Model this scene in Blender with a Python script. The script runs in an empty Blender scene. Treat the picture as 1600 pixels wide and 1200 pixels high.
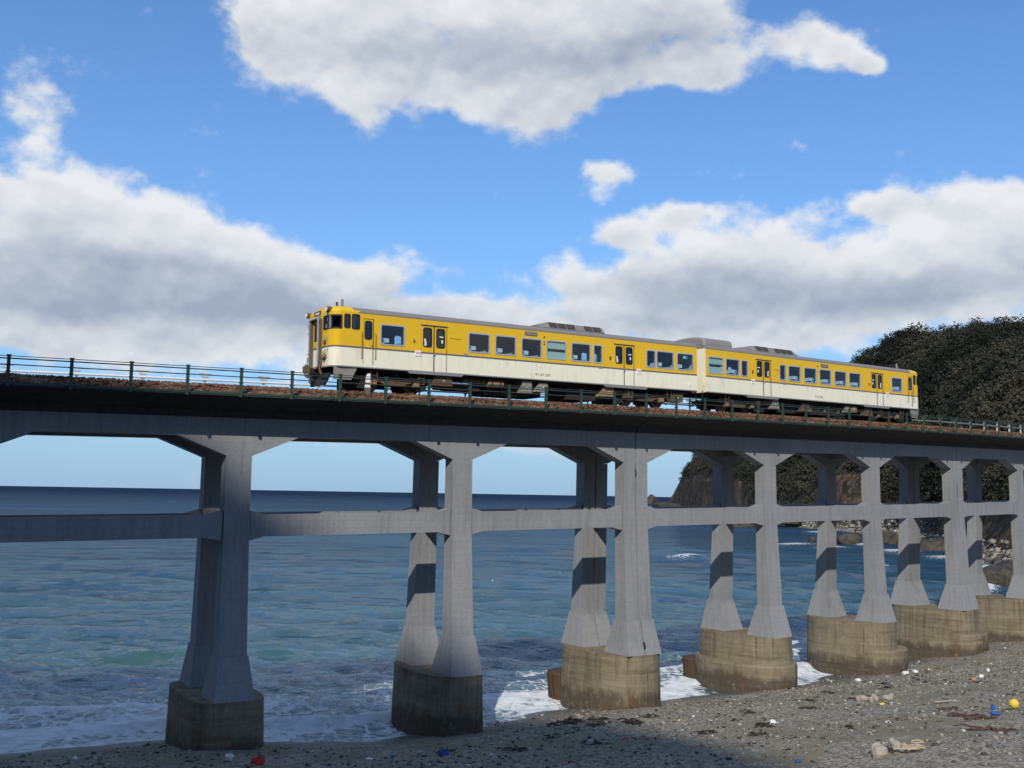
import bpy, math, random
import numpy as np
from mathutils import Vector, Matrix
random.seed(7); rng = np.random.default_rng(7)
SC = bpy.context.scene
COL = SC.collection
PI = math.pi

# ------------------------------------------------------------------ camera
CAM = (-16.0452, -41.7436, -4.1615)
FW = Vector((0.52343926, 0.84567386, 0.10414926))
RT = Vector((0.84922964, -0.5277466, 0.01710393))
UP = Vector((-0.06942876, -0.07949377, 0.9944146))
cd = bpy.data.cameras.new('camera'); cam = bpy.data.objects.new('camera', cd); COL.objects.link(cam)
cd.sensor_width = 36; cd.lens = 36.405; cd.clip_start = 0.1; cd.clip_end = 60000
cam.matrix_world = Matrix(((RT.x, UP.x, -FW.x, CAM[0]), (RT.y, UP.y, -FW.y, CAM[1]), (RT.z, UP.z, -FW.z, CAM[2]), (0, 0, 0, 1)))
SC.camera = cam

# ------------------------------------------------------------------ light
SUN_EL, SUN_AZ = math.radians(35.2), math.radians(40)          # azimuth from -Y towards -X
SH = (-math.sin(SUN_AZ), -math.cos(SUN_AZ))                     # horizontal direction towards the sun
SU = (math.cos(SUN_AZ), -math.sin(SUN_AZ))
sd = bpy.data.lights.new('sun', 'SUN'); sun = bpy.data.objects.new('sun', sd); COL.objects.link(sun)
sd.energy = 3.6; sd.angle = math.radians(0.6); sd.color = (1.0, 0.95, 0.87)
sv = Vector((SH[0] * math.cos(SUN_EL), SH[1] * math.cos(SUN_EL), math.sin(SUN_EL)))
sun.rotation_euler = sv.to_track_quat('Z', 'Y').to_euler()
SC.view_settings.view_transform = 'Standard'; SC.view_settings.look = 'None'
SC.view_settings.exposure = 0.12; SC.view_settings.gamma = 1; SC.view_settings.use_curve_mapping = False


class NT:
    """short-hand for building node trees"""
    def __init__(s, tree): s.t = tree; s.n = tree.nodes; s.l = tree.links
    def node(s, typ, **kw):
        n = s.n.new(typ)
        for k, v in kw.items(): setattr(n, k, v)
        return n
    def put(s, sock, v):
        if isinstance(v, bpy.types.NodeSocket): s.l.new(v, sock)
        elif v is not None:
            if sock.type == 'RGBA' and len(v) == 3: v = (*v, 1)
            sock.default_value = v
    def math(s, op, a, b=None, c=None, clamp=False):
        n = s.node('ShaderNodeMath', operation=op, use_clamp=clamp)
        s.put(n.inputs[0], a)
        if b is not None: s.put(n.inputs[1], b)
        if c is not None: s.put(n.inputs[2], c)
        return n.outputs[0]
    def vmath(s, op, a, b=None, out=0):
        n = s.node('ShaderNodeVectorMath', operation=op); s.put(n.inputs[0], a)
        if b is not None: s.put(n.inputs[1], b)
        return n.outputs[out]
    def noise(s, vec, scale, detail=4, rough=0.55, color=False, dist=0.0):
        n = s.node('ShaderNodeTexNoise'); s.put(n.inputs['Vector'], vec)
        n.inputs['Scale'].default_value = scale; n.inputs['Detail'].default_value = detail
        n.inputs['Roughness'].default_value = rough; n.inputs['Distortion'].default_value = dist
        return n.outputs['Color'] if color else n.outputs['Fac']
    def voro(s, vec, scale, out='Distance', feature='F1'):
        n = s.node('ShaderNodeTexVoronoi', feature=feature); s.put(n.inputs['Vector'], vec); n.inputs['Scale'].default_value = scale
        return n.outputs[out]
    def ramp(s, fac, stops):
        n = s.node('ShaderNodeValToRGB'); s.put(n.inputs[0], fac); e = n.color_ramp.elements
        while len(e) < len(stops): e.new(0.5)
        for i, (p, c) in enumerate(stops):
            e[i].position = p; e[i].color = (*c, 1) if not isinstance(c, (int, float)) else (c, c, c, 1)
        return n.outputs[0]
    def mix(s, fac, a, b, blend='MIX'):
        n = s.node('ShaderNodeMix', data_type='RGBA', blend_type=blend)
        s.put(n.inputs[0], fac); s.put(n.inputs[6], a); s.put(n.inputs[7], b)
        return n.outputs[2]
    def sstep(s, x, a, b):
        n = s.node('ShaderNodeMapRange', interpolation_type='SMOOTHSTEP'); s.put(n.inputs[0], x)
        n.inputs[1].default_value = a; n.inputs[2].default_value = b
        return n.outputs[0]
    def scale(s, v, sc): return s.vmath('MULTIPLY', v, sc)


# ------------------------------------------------------------------ sky with clouds
def build_world():
    w = bpy.data.worlds.new('World'); SC.world = w; w.use_nodes = True
    N = NT(w.node_tree); N.n.clear()
    out = N.node('ShaderNodeOutputWorld'); bg = N.node('ShaderNodeBackground')
    sky = N.node('ShaderNodeTexSky', sky_type='NISHITA'); sky.sun_disc = False
    sky.sun_elevation = SUN_EL; sky.sun_rotation = math.atan2(SH[0], SH[1])
    sky.altitude = 10; sky.air_density = 1.0; sky.dust_density = 0.4; sky.ozone_density = 2.6
    d = N.node('ShaderNodeTexCoord').outputs['Generated']
    def azel(vec):
        sp = N.node('ShaderNodeSeparateXYZ'); N.put(sp.inputs[0], vec)
        az = N.math('MULTIPLY', N.math('ARCTAN2', sp.outputs[0], sp.outputs[1]), 57.2958)
        el = N.math('MULTIPLY', N.math('ARCSINE', sp.outputs[2]), 57.2958)
        c = N.node('ShaderNodeCombineXYZ'); N.put(c.inputs[0], az); N.put(c.inputs[1], el)
        return c.outputs[0], az, el
    p0, az, el = azel(d)
    flat = N.scale(d, (1, 1, 1.35))                                # clouds look flattened near the horizon
    wn = N.noise(flat, 9, 5, 0.55, color=True)
    warp = N.scale(N.vmath('SUBTRACT', wn, (0.5, 0.5, 0.5)), (4.2, 2.0, 0))
    p = N.vmath('ADD', p0, warp)
    blobs = [(9.0,3.4,16.0,0.8),(34.0,2.6,14.0,0.6),(29.5,27.2,11.0,2.6),(56.2,13.9,2.4,1.6),(24.06,24.76,9.56,3.08),(35.09,24.77,10.09,2.96),(27.45,21.4,6.59,2.01),(17.71,23.27,2.1,2.01),(33.66,22.2,4.2,2.42),(41.0,25.6,3.6,1.5),(46.8,23.9,2.6,1.3),(41.8,22.6,2.7,1.0),(49.6,23.0,1.5,0.8),(51.1,22.26,1.04,0.49),(6.2,19.19,2.43,1.8),(7.83,12.52,8.29,3.32),(13.53,12.09,6.03,3.13),(5.6,13.9,4.5,1.4),(18.59,11.11,5.91,2.11),(9.54,9.44,10.46,1.79),(15.05,7.65,9.55,1.52),(7.52,7.64,4.61,0.97),(36.63,17.46,1.87,0.84),(44.75,12.92,6.32,2.54),(55.15,12.37,5.52,3.03),(52.09,15.19,1.89,0.81),(37.04,11.67,5.64,1.67),(49.1,10.89,9.83,2.17),(57.59,14.07,2.3,1.56),(40.58,15.08,1.76,0.75),(37.38,14.27,1.78,0.76),(27.74,10.13,3.94,0.77),(31.69,9.51,7.84,1.23),(44.04,8.64,6.63,1.21),(23.09,11.35,2.12,1.21)]
    # the sky goes on outside the frame, with more cloud added overhead
    r2 = random.Random(3)
    a = 68.0
    while a < 348:
        blobs.append((((a + 180) % 360) - 180, 9.5 + r2.uniform(-1.5, 3), r2.uniform(6, 11), r2.uniform(1.5, 3.2)))
        a += r2.uniform(9, 16)
    for k in range(7): blobs.append((((80 + 38 * k + r2.uniform(-9, 9) + 180) % 360) - 180, r2.uniform(22, 50), r2.uniform(7, 12), r2.uniform(2.5, 6)))
    for k in range(8): blobs.append((((100 + 45 * k + r2.uniform(-9, 9) + 180) % 360) - 180, r2.uniform(42, 66), r2.uniform(15, 24), r2.uniform(6, 11)))  # here and next: unseen high clouds added to whiten the fill light
    for k in range(4): blobs.append((((20 + 90 * k + 180) % 360) - 180, 80, 36, 8))
    greys = [(38.76,23.74,6.07,1.58),(27.76,23.2,7.35,1.28),(8.53,10.97,8.34,1.61),(15.25,10.55,6.11,1.35),(6.83,9.2,6.17,1.28),(42.33,11.27,6.77,1.38),(52.31,10.75,7.74,1.15),(40.93,9.55,5.15,0.87),(23.16,9.27,7.1,1.05)]
    def field(pp, lst, k=-1.15):
        F = None; Y = None
        for (x, y, a, b) in lst:
            q = N.vmath('MULTIPLY', N.vmath('SUBTRACT', pp, (x, y, 0)), (1 / a, 1 / b, 0))
            e = N.math('POWER', 2.71828, N.math('MULTIPLY', N.vmath('DOT_PRODUCT', q, q, out='Value'), k))
            F = e if F is None else N.math('ADD', F, e)
            h = N.math('MULTIPLY', e, N.vmath('DOT_PRODUCT', q, (-0.35, 1, 0), out='Value'))
            Y = h if Y is None else N.math('ADD', Y, h)
        return F, N.math('DIVIDE', Y, N.math('ADD', F, 0.05))
    F, top = field(p, blobs)                                       # top: how far up (and sunward) inside its cloud
    F = N.math('MINIMUM', F, 1.25)
    G = N.math('MINIMUM', field(p, greys)[0], 1.0)
    n1 = N.noise(flat, 13, 8, 0.52)
    off = N.vmath('ADD', flat, (-0.008, -0.006, 0.034))           # towards the light, for the billows' relief
    n2 = N.noise(off, 13, 5, 0.48)
    n3 = N.noise(flat, 34, 7, 0.55)
    D = N.math('ADD', F, N.math('MULTIPLY_ADD', N.math('SUBTRACT', n1, 0.5), 2.0, N.math('MULTIPLY', N.math('SUBTRACT', n3, 0.5), 1.15)))
    alpha = N.sstep(D, 0.30, 0.92)
    thick = N.sstep(D, 0.5, 1.5)
    n4 = N.noise(N.vmath('ADD', flat, (-0.003, -0.002, 0.012)), 34, 5, 0.5)
    relief = N.math('ADD', N.math('MULTIPLY', N.math('SUBTRACT', n1, n2), 0.95), N.math('MULTIPLY', N.math('SUBTRACT', n3, n4), 0.65))
    g = N.math('ADD', N.math('ADD', N.math('MULTIPLY', thick, 0.20), N.math('MULTIPLY', G, 0.60)), 0.08)
    g = N.math('SUBTRACT', g, N.math('MULTIPLY', top, 0.26))
    g = N.math('SUBTRACT', g, relief, clamp=True)
    ccol = N.ramp(g, [(0.0, (6.4, 6.5, 6.6)), (0.3, (5.35, 5.55, 5.8)), (0.65, (3.8, 4.15, 4.7)), (1.0, (2.7, 3.1, 3.8))])
    # thin haze low over the sea
    hz = N.math('POWER', 2.71828, N.math('MULTIPLY', N.math('ABSOLUTE', el), -0.085))
    tint = N.mix(1.0, sky.outputs[0], (0.56, 0.90, 1.24), 'MULTIPLY')
    base = N.mix(N.math('MULTIPLY', hz, 0.92), tint, (2.5, 3.75, 5.3))
    low = N.sstep(el, 0.5, 6.5)
    colr = N.mix(N.math('MULTIPLY', alpha, N.math('MULTIPLY_ADD', low, 0.68, 0.27)), base, ccol)
    N.put(bg.inputs[0], colr); bg.inputs[1].default_value = 0.122
    N.l.new(bg.outputs[0], out.inputs[0])
    w.cycles.sampling_method = 'MANUAL'; w.cycles.sample_map_resolution = 512
build_world()


# ------------------------------------------------------------------ materials
MATS = {}
def mat(name, color=(0.5, 0.5, 0.5), rough=0.6, metal=0.0, spec=0.5, build=None):
    m = bpy.data.materials.new(name); m.use_nodes = True
    N = NT(m.node_tree); b = N.n['Principled BSDF']
    b.inputs['Base Color'].default_value = (*color, 1); b.inputs['Roughness'].default_value = rough
    b.inputs['Metallic'].default_value = metal; b.inputs['Specular IOR Level'].default_value = spec
    if build: build(N, b)
    MATS[name] = m
    return m
def bump(N, b, h, strength=0.3, dist=0.05):
    n = N.node('ShaderNodeBump'); n.inputs['Strength'].default_value = strength; n.inputs['Distance'].default_value = dist
    N.put(n.inputs['Height'], h); N.l.new(n.outputs[0], b.inputs['Normal'])
def pos(N): return N.node('ShaderNodeNewGeometry').outputs['Position']
def objc(N): return N.node('ShaderNodeTexCoord').outputs['Object']
def attr(N, name): return N.node('ShaderNodeAttribute', attribute_name=name).outputs['Fac']

def paint(name, col, rough=0.38, dirt=0.25, dcol=(0.16, 0.12, 0.08)):
    def f(N, b):
        v = objc(N)
        st = N.noise(N.scale(v, (3.0, 3.0, 0.35)), 2.2, 6, 0.6)
        sp = N.noise(v, 1.3, 5, 0.6)
        k = N.math('MULTIPLY', N.sstep(N.math('MULTIPLY_ADD', sp, 0.5, N.math('MULTIPLY', st, 0.5)), 0.48, 0.75), dirt)
        N.put(b.inputs['Base Color'], N.mix(k, col, dcol))
        N.put(b.inputs['Roughness'], N.math('MULTIPLY_ADD', sp, 0.25, rough - 0.1))
        bump(N, b, N.noise(v, 1.1, 2, 0.5), 0.05, 0.05)
    return mat(name, col, rough, build=f)

def concrete_build(c1, c2, streak, sc=1.0):
    def f(N, b):
        v = pos(N)
        big = N.noise(v, 0.35 * sc, 5, 0.6); fine = N.noise(v, 9, 6, 0.65)
        st = N.noise(N.scale(v, (1.6, 1.6, 0.10)), 2.3, 5, 0.6)
        form = N.math('FRACT', N.math('MULTIPLY', N.node('ShaderNodeSeparateXYZ').outputs[2], 1.0))
        k = N.math('ADD', N.math('MULTIPLY', big, 0.45), N.math('MULTIPLY', st, 0.55))
        c = N.ramp(k, [(0.30, c2), (0.50, c1), (0.72, tuple(min(1, x * 1.22) for x in c1))])
        c = N.mix(N.math('MULTIPLY', N.sstep(st, 0.56, 0.74), streak), c, tuple(x * 0.45 for x in c2))
        c = N.mix(0.18, c, N.ramp(fine, [(0.3, 0.25), (0.7, 0.75)]), 'OVERLAY')
        sz = N.node('ShaderNodeSeparateXYZ'); N.put(sz.inputs[0], v)
        brd = N.math('PINGPONG', N.math('ADD', sz.outputs[2], N.math('MULTIPLY', big, 0.05)), 0.15)
        line = N.sstep(brd, 0.012, 0.0)
        c = N.mix(N.math('MULTIPLY', line, 0.18), c, tuple(x * 0.5 for x in c2))
        N.put(b.inputs['Base Color'], c); b.inputs['Roughness'].default_value = 0.9
        h = N.math('SUBTRACT', N.math('MULTIPLY_ADD', fine, 0.35, N.math('MULTIPLY', N.noise(v, 2.2, 4), 0.5)), N.math('MULTIPLY', line, 0.25))
        bump(N, b, h, 0.35, 0.04)
    return f
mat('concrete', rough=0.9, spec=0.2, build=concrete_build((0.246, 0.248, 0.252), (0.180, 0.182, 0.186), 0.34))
mat('shaded_deck_concrete', rough=0.95, spec=0.1, build=concrete_build((0.060, 0.058, 0.055), (0.032, 0.031, 0.030), 0.5))  # darker copy of concrete; the shade under the deck is put into its colour
def base_build(N, b):
    concrete_build((0.205, 0.170, 0.112), (0.098, 0.078, 0.050), 0.85)(N, b)
    c = b.inputs['Base Color'].links[0].from_socket
    v = pos(N); sz = N.node('ShaderNodeSeparateXYZ'); N.put(sz.inputs[0], v)
    h = N.math('ADD', sz.outputs[2], N.math('MULTIPLY', N.math('SUBTRACT', N.noise(N.scale(v, (1, 1, 0.5)), 1.6, 5), 0.5), 1.5))
    wet = N.sstep(h, -13.35, -13.9)
    lay_ = N.noise(N.scale(v, (0.18, 0.18, 2.6)), 1.6, 6, 0.6)
    c = N.mix(N.math('MULTIPLY', N.sstep(lay_, 0.50, 0.66), 0.45), c, (0.075, 0.058, 0.036))
    c = N.mix(N.math('MULTIPLY', N.sstep(lay_, 0.46, 0.36), 0.30), c, (0.30, 0.27, 0.20))
    rust = N.sstep(N.noise(N.scale(v, (1, 1, 0.3)), 1.1, 4), 0.54, 0.70)
    c = N.mix(N.math('MULTIPLY', wet, 0.75), c, (0.055, 0.045, 0.030))
    c = N.mix(N.math('MULTIPLY', N.math('MULTIPLY', rust, N.sstep(h, -12.6, -13.6)), 0.7), c, (0.13, 0.055, 0.018))
    c = N.mix(N.math('MULTIPLY', N.sstep(N.noise(v, 3.5, 5), 0.55, 0.72), 0.35), c, (0.30, 0.28, 0.22))
    drip = N.math('MULTIPLY', N.sstep(N.noise(N.scale(v, (1.7, 1.7, 0.14)), 1.3, 7, 0.66), 0.48, 0.72), N.sstep(sz.outputs[2], -13.5, -12.2))
    c = N.mix(N.math('MULTIPLY', drip, 0.6), c, (0.035, 0.032, 0.024))
    N.put(b.inputs['Base Color'], c)
mat('base_concrete', rough=0.9, spec=0.2, build=base_build)
mat('rusty_concrete', rough=0.9, spec=0.2, build=concrete_build((0.082, 0.050, 0.030), (0.035, 0.022, 0.015), 0.8))
mat('crack', (0.02, 0.02, 0.02), 0.95)
paint('yellow_paint', (0.74, 0.445, 0.005), 0.36, 0.13)
paint('cream_paint', (0.82, 0.775, 0.60), 0.38, 0.26)
paint('stripe_grey', (0.13, 0.12, 0.12), 0.5, 0.1)
paint('sill_grey', (0.22, 0.22, 0.22), 0.5, 0.3)
paint('roof_grey', (0.20, 0.185, 0.175), 0.7, 0.35, (0.09, 0.08, 0.07))
paint('unit_grey', (0.23, 0.22, 0.21), 0.6, 0.4)
paint('dark_unit', (0.05, 0.045, 0.04), 0.7, 0.3)
paint('rust_brown', (0.13, 0.080, 0.042), 0.85, 0.45, (0.05, 0.032, 0.02))
paint('rust_tan', (0.27, 0.19, 0.10), 0.8, 0.4, (0.10, 0.06, 0.03))
paint('box_grey', (0.25, 0.24, 0.20), 0.7, 0.45, (0.10, 0.07, 0.04))
paint('under_black', (0.018, 0.016, 0.014), 0.85, 0.3, (0.05, 0.035, 0.02))
paint('green_steel', (0.018, 0.052, 0.036), 0.55, 0.35, (0.09, 0.05, 0.03))
paint('dark_wire', (0.03, 0.045, 0.04), 0.6, 0.1)
paint('white_pipe', (0.75, 0.74, 0.70), 0.5, 0.2)
paint('bracket_steel', (0.38, 0.33, 0.27), 0.7, 0.4)
paint('white_paint', (0.82, 0.80, 0.76), 0.5, 0.12)
paint('gangway_rubber', (0.10, 0.085, 0.065), 0.75, 0.4)
mat('aluminium', (0.55, 0.55, 0.56), 0.42, 0.6)
mat('black_rubber', (0.015, 0.015, 0.016), 0.6)
mat('interior_panel', (0.10, 0.105, 0.11), 0.7)
mat('interior_floor', (0.09, 0.09, 0.09), 0.8)
mat('seat_blue', (0.22, 0.40, 0.62), 0.8)
mat('head_cover', (0.55, 0.72, 0.80), 0.8)
mat('seat_green', (0.26, 0.34, 0.26), 0.8)
mat('blind_green', (0.40, 0.60, 0.52), 0.6)
mat('letter_black', (0.03, 0.03, 0.03), 0.6)
mat('letter_pink', (0.55, 0.18, 0.22), 0.6)
mat('sign_green', (0.02, 0.36, 0.22), 0.5)
mat('lamp_glass', (0.85, 0.83, 0.78), 0.12)
mat('red_lens', (0.45, 0.03, 0.02), 0.2)
mat('orange_cable', (0.30, 0.15, 0.04), 0.6)
mat('wheel_steel', (0.10, 0.07, 0.05), 0.6, 0.4)
mat('rail_steel', (0.20, 0.13, 0.09), 0.5, 0.6)
def glass_build(N, b):
    tr = N.node('ShaderNodeBsdfTransparent'); tr.inputs[0].default_value = (0.88, 0.90, 0.91, 1)
    gl = N.node('ShaderNodeBsdfGlossy'); gl.inputs['Roughness'].default_value = 0.03; gl.inputs[0].default_value = (0.9, 0.93, 1, 1)
    lw = N.node('ShaderNodeLayerWeight'); fr_ = N.math('MULTIPLY_ADD', N.math('POWER', lw.outputs['Facing'], 5.0), 0.9, 0.035)
    mx = N.node('ShaderNodeMixShader'); N.put(mx.inputs[0], fr_); N.l.new(tr.outputs[0], mx.inputs[1]); N.l.new(gl.outputs[0], mx.inputs[2])
    N.l.new(mx.outputs[0], N.n['Material Output'].inputs[0])
mat('window_glass', build=glass_build)
def ballast_build(N, b):
    v = pos(N); c = N.voro(v, 9, 'Color')
    sp = N.node('ShaderNodeSeparateXYZ'); N.put(sp.inputs[0], c)
    N.put(b.inputs['Base Color'], N.ramp(N.math('MULTIPLY_ADD', N.noise(v, 1.2, 4), 0.5, N.math('MULTIPLY', sp.outputs[0], 0.5)), [(0.2, (0.055, 0.030, 0.020)), (0.5, (0.16, 0.085, 0.05)), (0.85, (0.27, 0.17, 0.11))]))
    bump(N, b, N.voro(v, 9), 0.9, 0.05)
mat('ballast', rough=0.95, spec=0.1, build=ballast_build)


# ------------------------------------------------------------------ mesh helpers
class MB:
    def __init__(s): s.v = []; s.f = []; s.m = []; s.mats = []
    def mi(s, m):
        if m not in s.mats: s.mats.append(m)
        return s.mats.index(m)
    def add(s, vs, fs, m):
        o = len(s.v); s.v += [tuple(x) for x in vs]; k = s.mi(m)
        for f in fs: s.f.append([o + i for i in f]); s.m.append(k)
    def box(s, x0, x1, y0, y1, z0, z1, m):
        s.hexa([(x0, y0, z0), (x1, y0, z0), (x1, y1, z0), (x0, y1, z0), (x0, y0, z1), (x1, y0, z1), (x1, y1, z1), (x0, y1, z1)], m)
    def hexa(s, v, m): s.add(v, [(3, 2, 1, 0), (4, 5, 6, 7), (0, 1, 5, 4), (1, 2, 6, 5), (2, 3, 7, 6), (3, 0, 4, 7)], m)
    def cbox(s, x, y, z, lx, ly, lz, m, b=0.0):
        if b <= 0: return s.box(x - lx / 2, x + lx / 2, y - ly / 2, y + ly / 2, z - lz / 2, z + lz / 2, m)
        # chamfered vertical section along x
        h = lz / 2; w = ly / 2
        pr = [(-w + b, -h), (w - b, -h), (w, -h + b), (w, h - b), (w - b, h), (-w + b, h), (-w, h - b), (-w, -h + b)]
        s.loft([[(x + dx, y + p, z + q) for p, q in pr] for dx in (-lx / 2, lx / 2)], m)
    def loft(s, rings, m, caps=True, closed=True):
        n = len(rings[0]); o = []
        vs = [p for r in rings for p in r]; fs = []
        for i in range(len(rings) - 1):
            for j in range(n if closed else n - 1):
                k = (j + 1) % n; fs.append((i * n + j, i * n + k, (i + 1) * n + k, (i + 1) * n + j))
        if caps: fs.append(tuple(range(n - 1, -1, -1))); fs.append(tuple((len(rings) - 1) * n + j for j in range(n)))
        s.add(vs, fs, m)
    def tube(s, pts, r, m, n=6):
        pts = [Vector(p) for p in pts]; rings = []
        rr = r if isinstance(r, (list, tuple)) else [r] * len(pts)
        for i, p in enumerate(pts):
            t = (pts[min(i + 1, len(pts) - 1)] - pts[max(i - 1, 0)]).normalized()
            a = t.orthogonal().normalized() if abs(t.z) > 0.9 else t.cross(Vector((0, 0, 1))).normalized()
            b = t.cross(a)
            rings.append([p + (a * math.cos(2 * PI * k / n) + b * math.sin(2 * PI * k / n)) * rr[i] for k in range(n)])
        s.loft(rings, m)
    def disc(s, c, r, w, m, n=20, axis='y'):
        R = []
        for d in (-w / 2, w / 2):
            R.append([(c[0] + r * math.cos(2 * PI * k / n), c[1] + d, c[2] + r * math.sin(2 * PI * k / n)) if axis == 'y' else
                      (c[0] + d, c[1] + r * math.cos(2 * PI * k / n), c[2] + r * math.sin(2 * PI * k / n)) for k in range(n)])
        s.loft(R, m)
    def mesh(s, name, xf=None, flip=False, smooth=False):
        v = [xf(*p) for p in s.v] if xf else s.v
        f = [fc[::-1] for fc in s.f] if flip else s.f
        me = bpy.data.meshes.new(name); me.from_pydata(v, [], f)
        for m in s.mats: me.materials.append(MATS[m])
        if s.m: me.polygons.foreach_set('material_index', s.m)
        if smooth: me.polygons.foreach_set('use_smooth', [True] * len(me.polygons))
        me.update(); return me
def fix_normals(me):
    import bmesh
    b = bmesh.new(); b.from_mesh(me); bmesh.ops.recalc_face_normals(b, faces=b.faces); b.to_mesh(me); b.free()
def link(name, me, parent=None, **props):
    o = bpy.data.objects.new(name, me); COL.objects.link(o)
    if parent: o.parent = parent
    for k, v in props.items(): o[k] = v
    return o
def obj(name, mb, parent=None, xf=None, flip=False, smooth=False, **props):
    me = mb.mesh(name, xf, flip, smooth); fix_normals(me)
    return link(name, me, parent, **props)
def thing(name, label, cat, loc=(0, 0, 0), rotz=0.0, group=None, rot=None):
    o = bpy.data.objects.new(name, None); COL.objects.link(o); o.empty_display_size = 0.2
    o.location = loc; o.rotation_euler = rot or (0, 0, rotz); o['label'] = label; o['category'] = cat
    if group: o['group'] = group
    return o
def empty(name, parent, loc=(0, 0, 0), rot=(0, 0, 0)):
    o = bpy.data.objects.new(name, None); COL.objects.link(o); o.parent = parent; o.location = loc; o.rotation_euler = rot
    o.empty_display_size = 0.2; return o
def np_mesh(name, v, f, mats, attrs=None, midx=None, smooth=False):
    """fast mesh from numpy: v (n,3), f (m,k)"""
    me = bpy.data.meshes.new(name); v = np.asarray(v, np.float32); f = np.asarray(f, np.int32); k = f.shape[1]
    me.vertices.add(len(v)); me.vertices.foreach_set('co', v.ravel())
    me.loops.add(f.size); me.loops.foreach_set('vertex_index', f.ravel())
    me.polygons.add(len(f)); me.polygons.foreach_set('loop_start', np.arange(0, f.size, k, dtype=np.int32))
    if smooth: me.polygons.foreach_set('use_smooth', np.ones(len(f), bool))
    for m in mats: me.materials.append(MATS[m])
    if midx is not None: me.polygons.foreach_set('material_index', np.asarray(midx, np.int32))
    me.update(calc_edges=True)
    for an, av in (attrs or {}).items():
        a = me.attributes.new(an, 'FLOAT', 'POINT'); a.data.foreach_set('value', np.asarray(av, np.float32))
    return me
def grid_faces(nu, nv):
    i = np.arange(nu - 1)[:, None] * nv + np.arange(nv - 1)[None, :]
    return np.stack([i, i + nv, i + nv + 1, i + 1], -1).reshape(-1, 4)
_P = np.random.default_rng(11).random((256, 256))
def vnoise(x, y):
    xi = np.floor(x).astype(int); yi = np.floor(y).astype(int); fx = x - xi; fy = y - yi
    fx = fx * fx * (3 - 2 * fx); fy = fy * fy * (3 - 2 * fy)
    a = _P[xi % 256, yi % 256]; b = _P[(xi + 1) % 256, yi % 256]; c = _P[xi % 256, (yi + 1) % 256]; d = _P[(xi + 1) % 256, (yi + 1) % 256]
    return (a * (1 - fx) + b * fx) * (1 - fy) + (c * (1 - fx) + d * fx) * fy - 0.5
def fbm(x, y, oct=5, gain=0.5):
    s = 0; a = 1
    for k in range(oct): s = s + a * vnoise(x * 2 ** k + 17.3 * k, y * 2 ** k - 9.1 * k); a *= gain
    return s

# track frame: slight curve towards the sea and a rising gradient
K, GR = 0.00327916, 0.0167393
def T(s, lat, z):
    th = K * s
    return Vector((math.sin(th) / K - math.sin(th) * lat, (1 - math.cos(th)) / K + math.cos(th) * lat, z + GR * s))
def sl(x, y):
    return np.arctan2(x, 1 / K - y) / K, 1 / K - np.hypot(x, y - 1 / K)
SEA = -14.6

# ------------------------------------------------------------------ ground: the beach
WS = [-60, -30, -11, -7.5, -4.5, -1.4, 3, 8.6, 12.6, 19.4, 29, 34, 42, 52, 60, 75, 100, 140]
WL = [6.0, 4.5, 3.7, 3.5, 3.2, 1.6, -0.8, 0.0, 0.7, -0.5, -0.8, -0.3, 0.3, 2.0, 2.4, 2.6, 3.0, 6.0]
def waterline(s): return np.interp(s, WS, WL)
def ground(x, y, fine=True):
    s, l = sl(x, y)
    d = waterline(s) - l
    z = SEA + np.where(d > 0, 0.13 * d, 0.22 * d)
    up = np.clip((-l - 33) / 7.0, 0, 1); z = z * (1 - up) + (-5.9) * up
    if fine:
        n = fbm(x * 0.16, y * 0.16, 5)
        z = z + 0.30 * n * np.clip(0.25 + d * 0.10, 0.25, 1) + 0.05 * fbm(x * 1.1 + 40, y * 1.1, 4)
        z = z + 0.10 * np.exp(-((l + 4.2 + 1.2 * np.sin(s * 0.21)) / 0.9) ** 2)          # low berm of shingle
    return z
def beach_build(N, b):
    v = pos(N)
    big = N.noise(v, 0.22, 5, 0.6); mid = N.noise(v, 1.3, 5, 0.6)
    sand = N.sstep(N.math('MULTIPLY_ADD', mid, 0.35, N.math('MULTIPLY', big, 0.8)), 0.56, 0.66)
    peb = N.voro(v, 10, 'Color'); sp = N.node('ShaderNodeSeparateXYZ'); N.put(sp.inputs[0], peb)
    peb2 = N.voro(v, 26, 'Color'); sp2 = N.node('ShaderNodeSeparateXYZ'); N.put(sp2.inputs[0], peb2)
    gcol = N.ramp(N.math('MULTIPLY_ADD', sp.outputs[0], 0.6, N.math('MULTIPLY', sp2.outputs[1], 0.4)), [(0.1, (0.080, 0.073, 0.057)), (0.45, (0.228, 0.203, 0.154)), (0.8, (0.375, 0.335, 0.258)), (0.97, (0.45, 0.43, 0.39))])
    scol = N.ramp(N.noise(v, 30, 3), [(0.3, (0.172, 0.150, 0.100)), (0.7, (0.236, 0.206, 0.142))])
    c = N.mix(sand, gcol, scol)
    wrack = N.sstep(N.math('MULTIPLY_ADD', N.noise(v, 0.7, 6, 0.65), 1.0, N.math('MULTIPLY', N.noise(v, 6, 3), 0.3)), 0.76, 0.86)
    c = N.mix(N.math('MULTIPLY', wrack, 0.7), c, (0.04, 0.03, 0.022))
    wet = attr(N, 'wet')
    c = N.mix(N.math('MULTIPLY', wet, 0.65), c, (0.030, 0.029, 0.027))
    N.put(b.inputs['Base Color'], c)
    N.put(b.inputs['Roughness'], N.math('MULTIPLY_ADD', wet, -0.45, 0.92))
    h = N.math('ADD', N.math('MULTIPLY', N.voro(v, 10), N.math('SUBTRACT', 1.0, sand)), N.math('MULTIPLY', N.voro(v, 26), 0.4))
    bump(N, b, h, 0.8, 0.06)
mat('shingle', rough=0.92, spec=0.25, build=beach_build)
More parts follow.
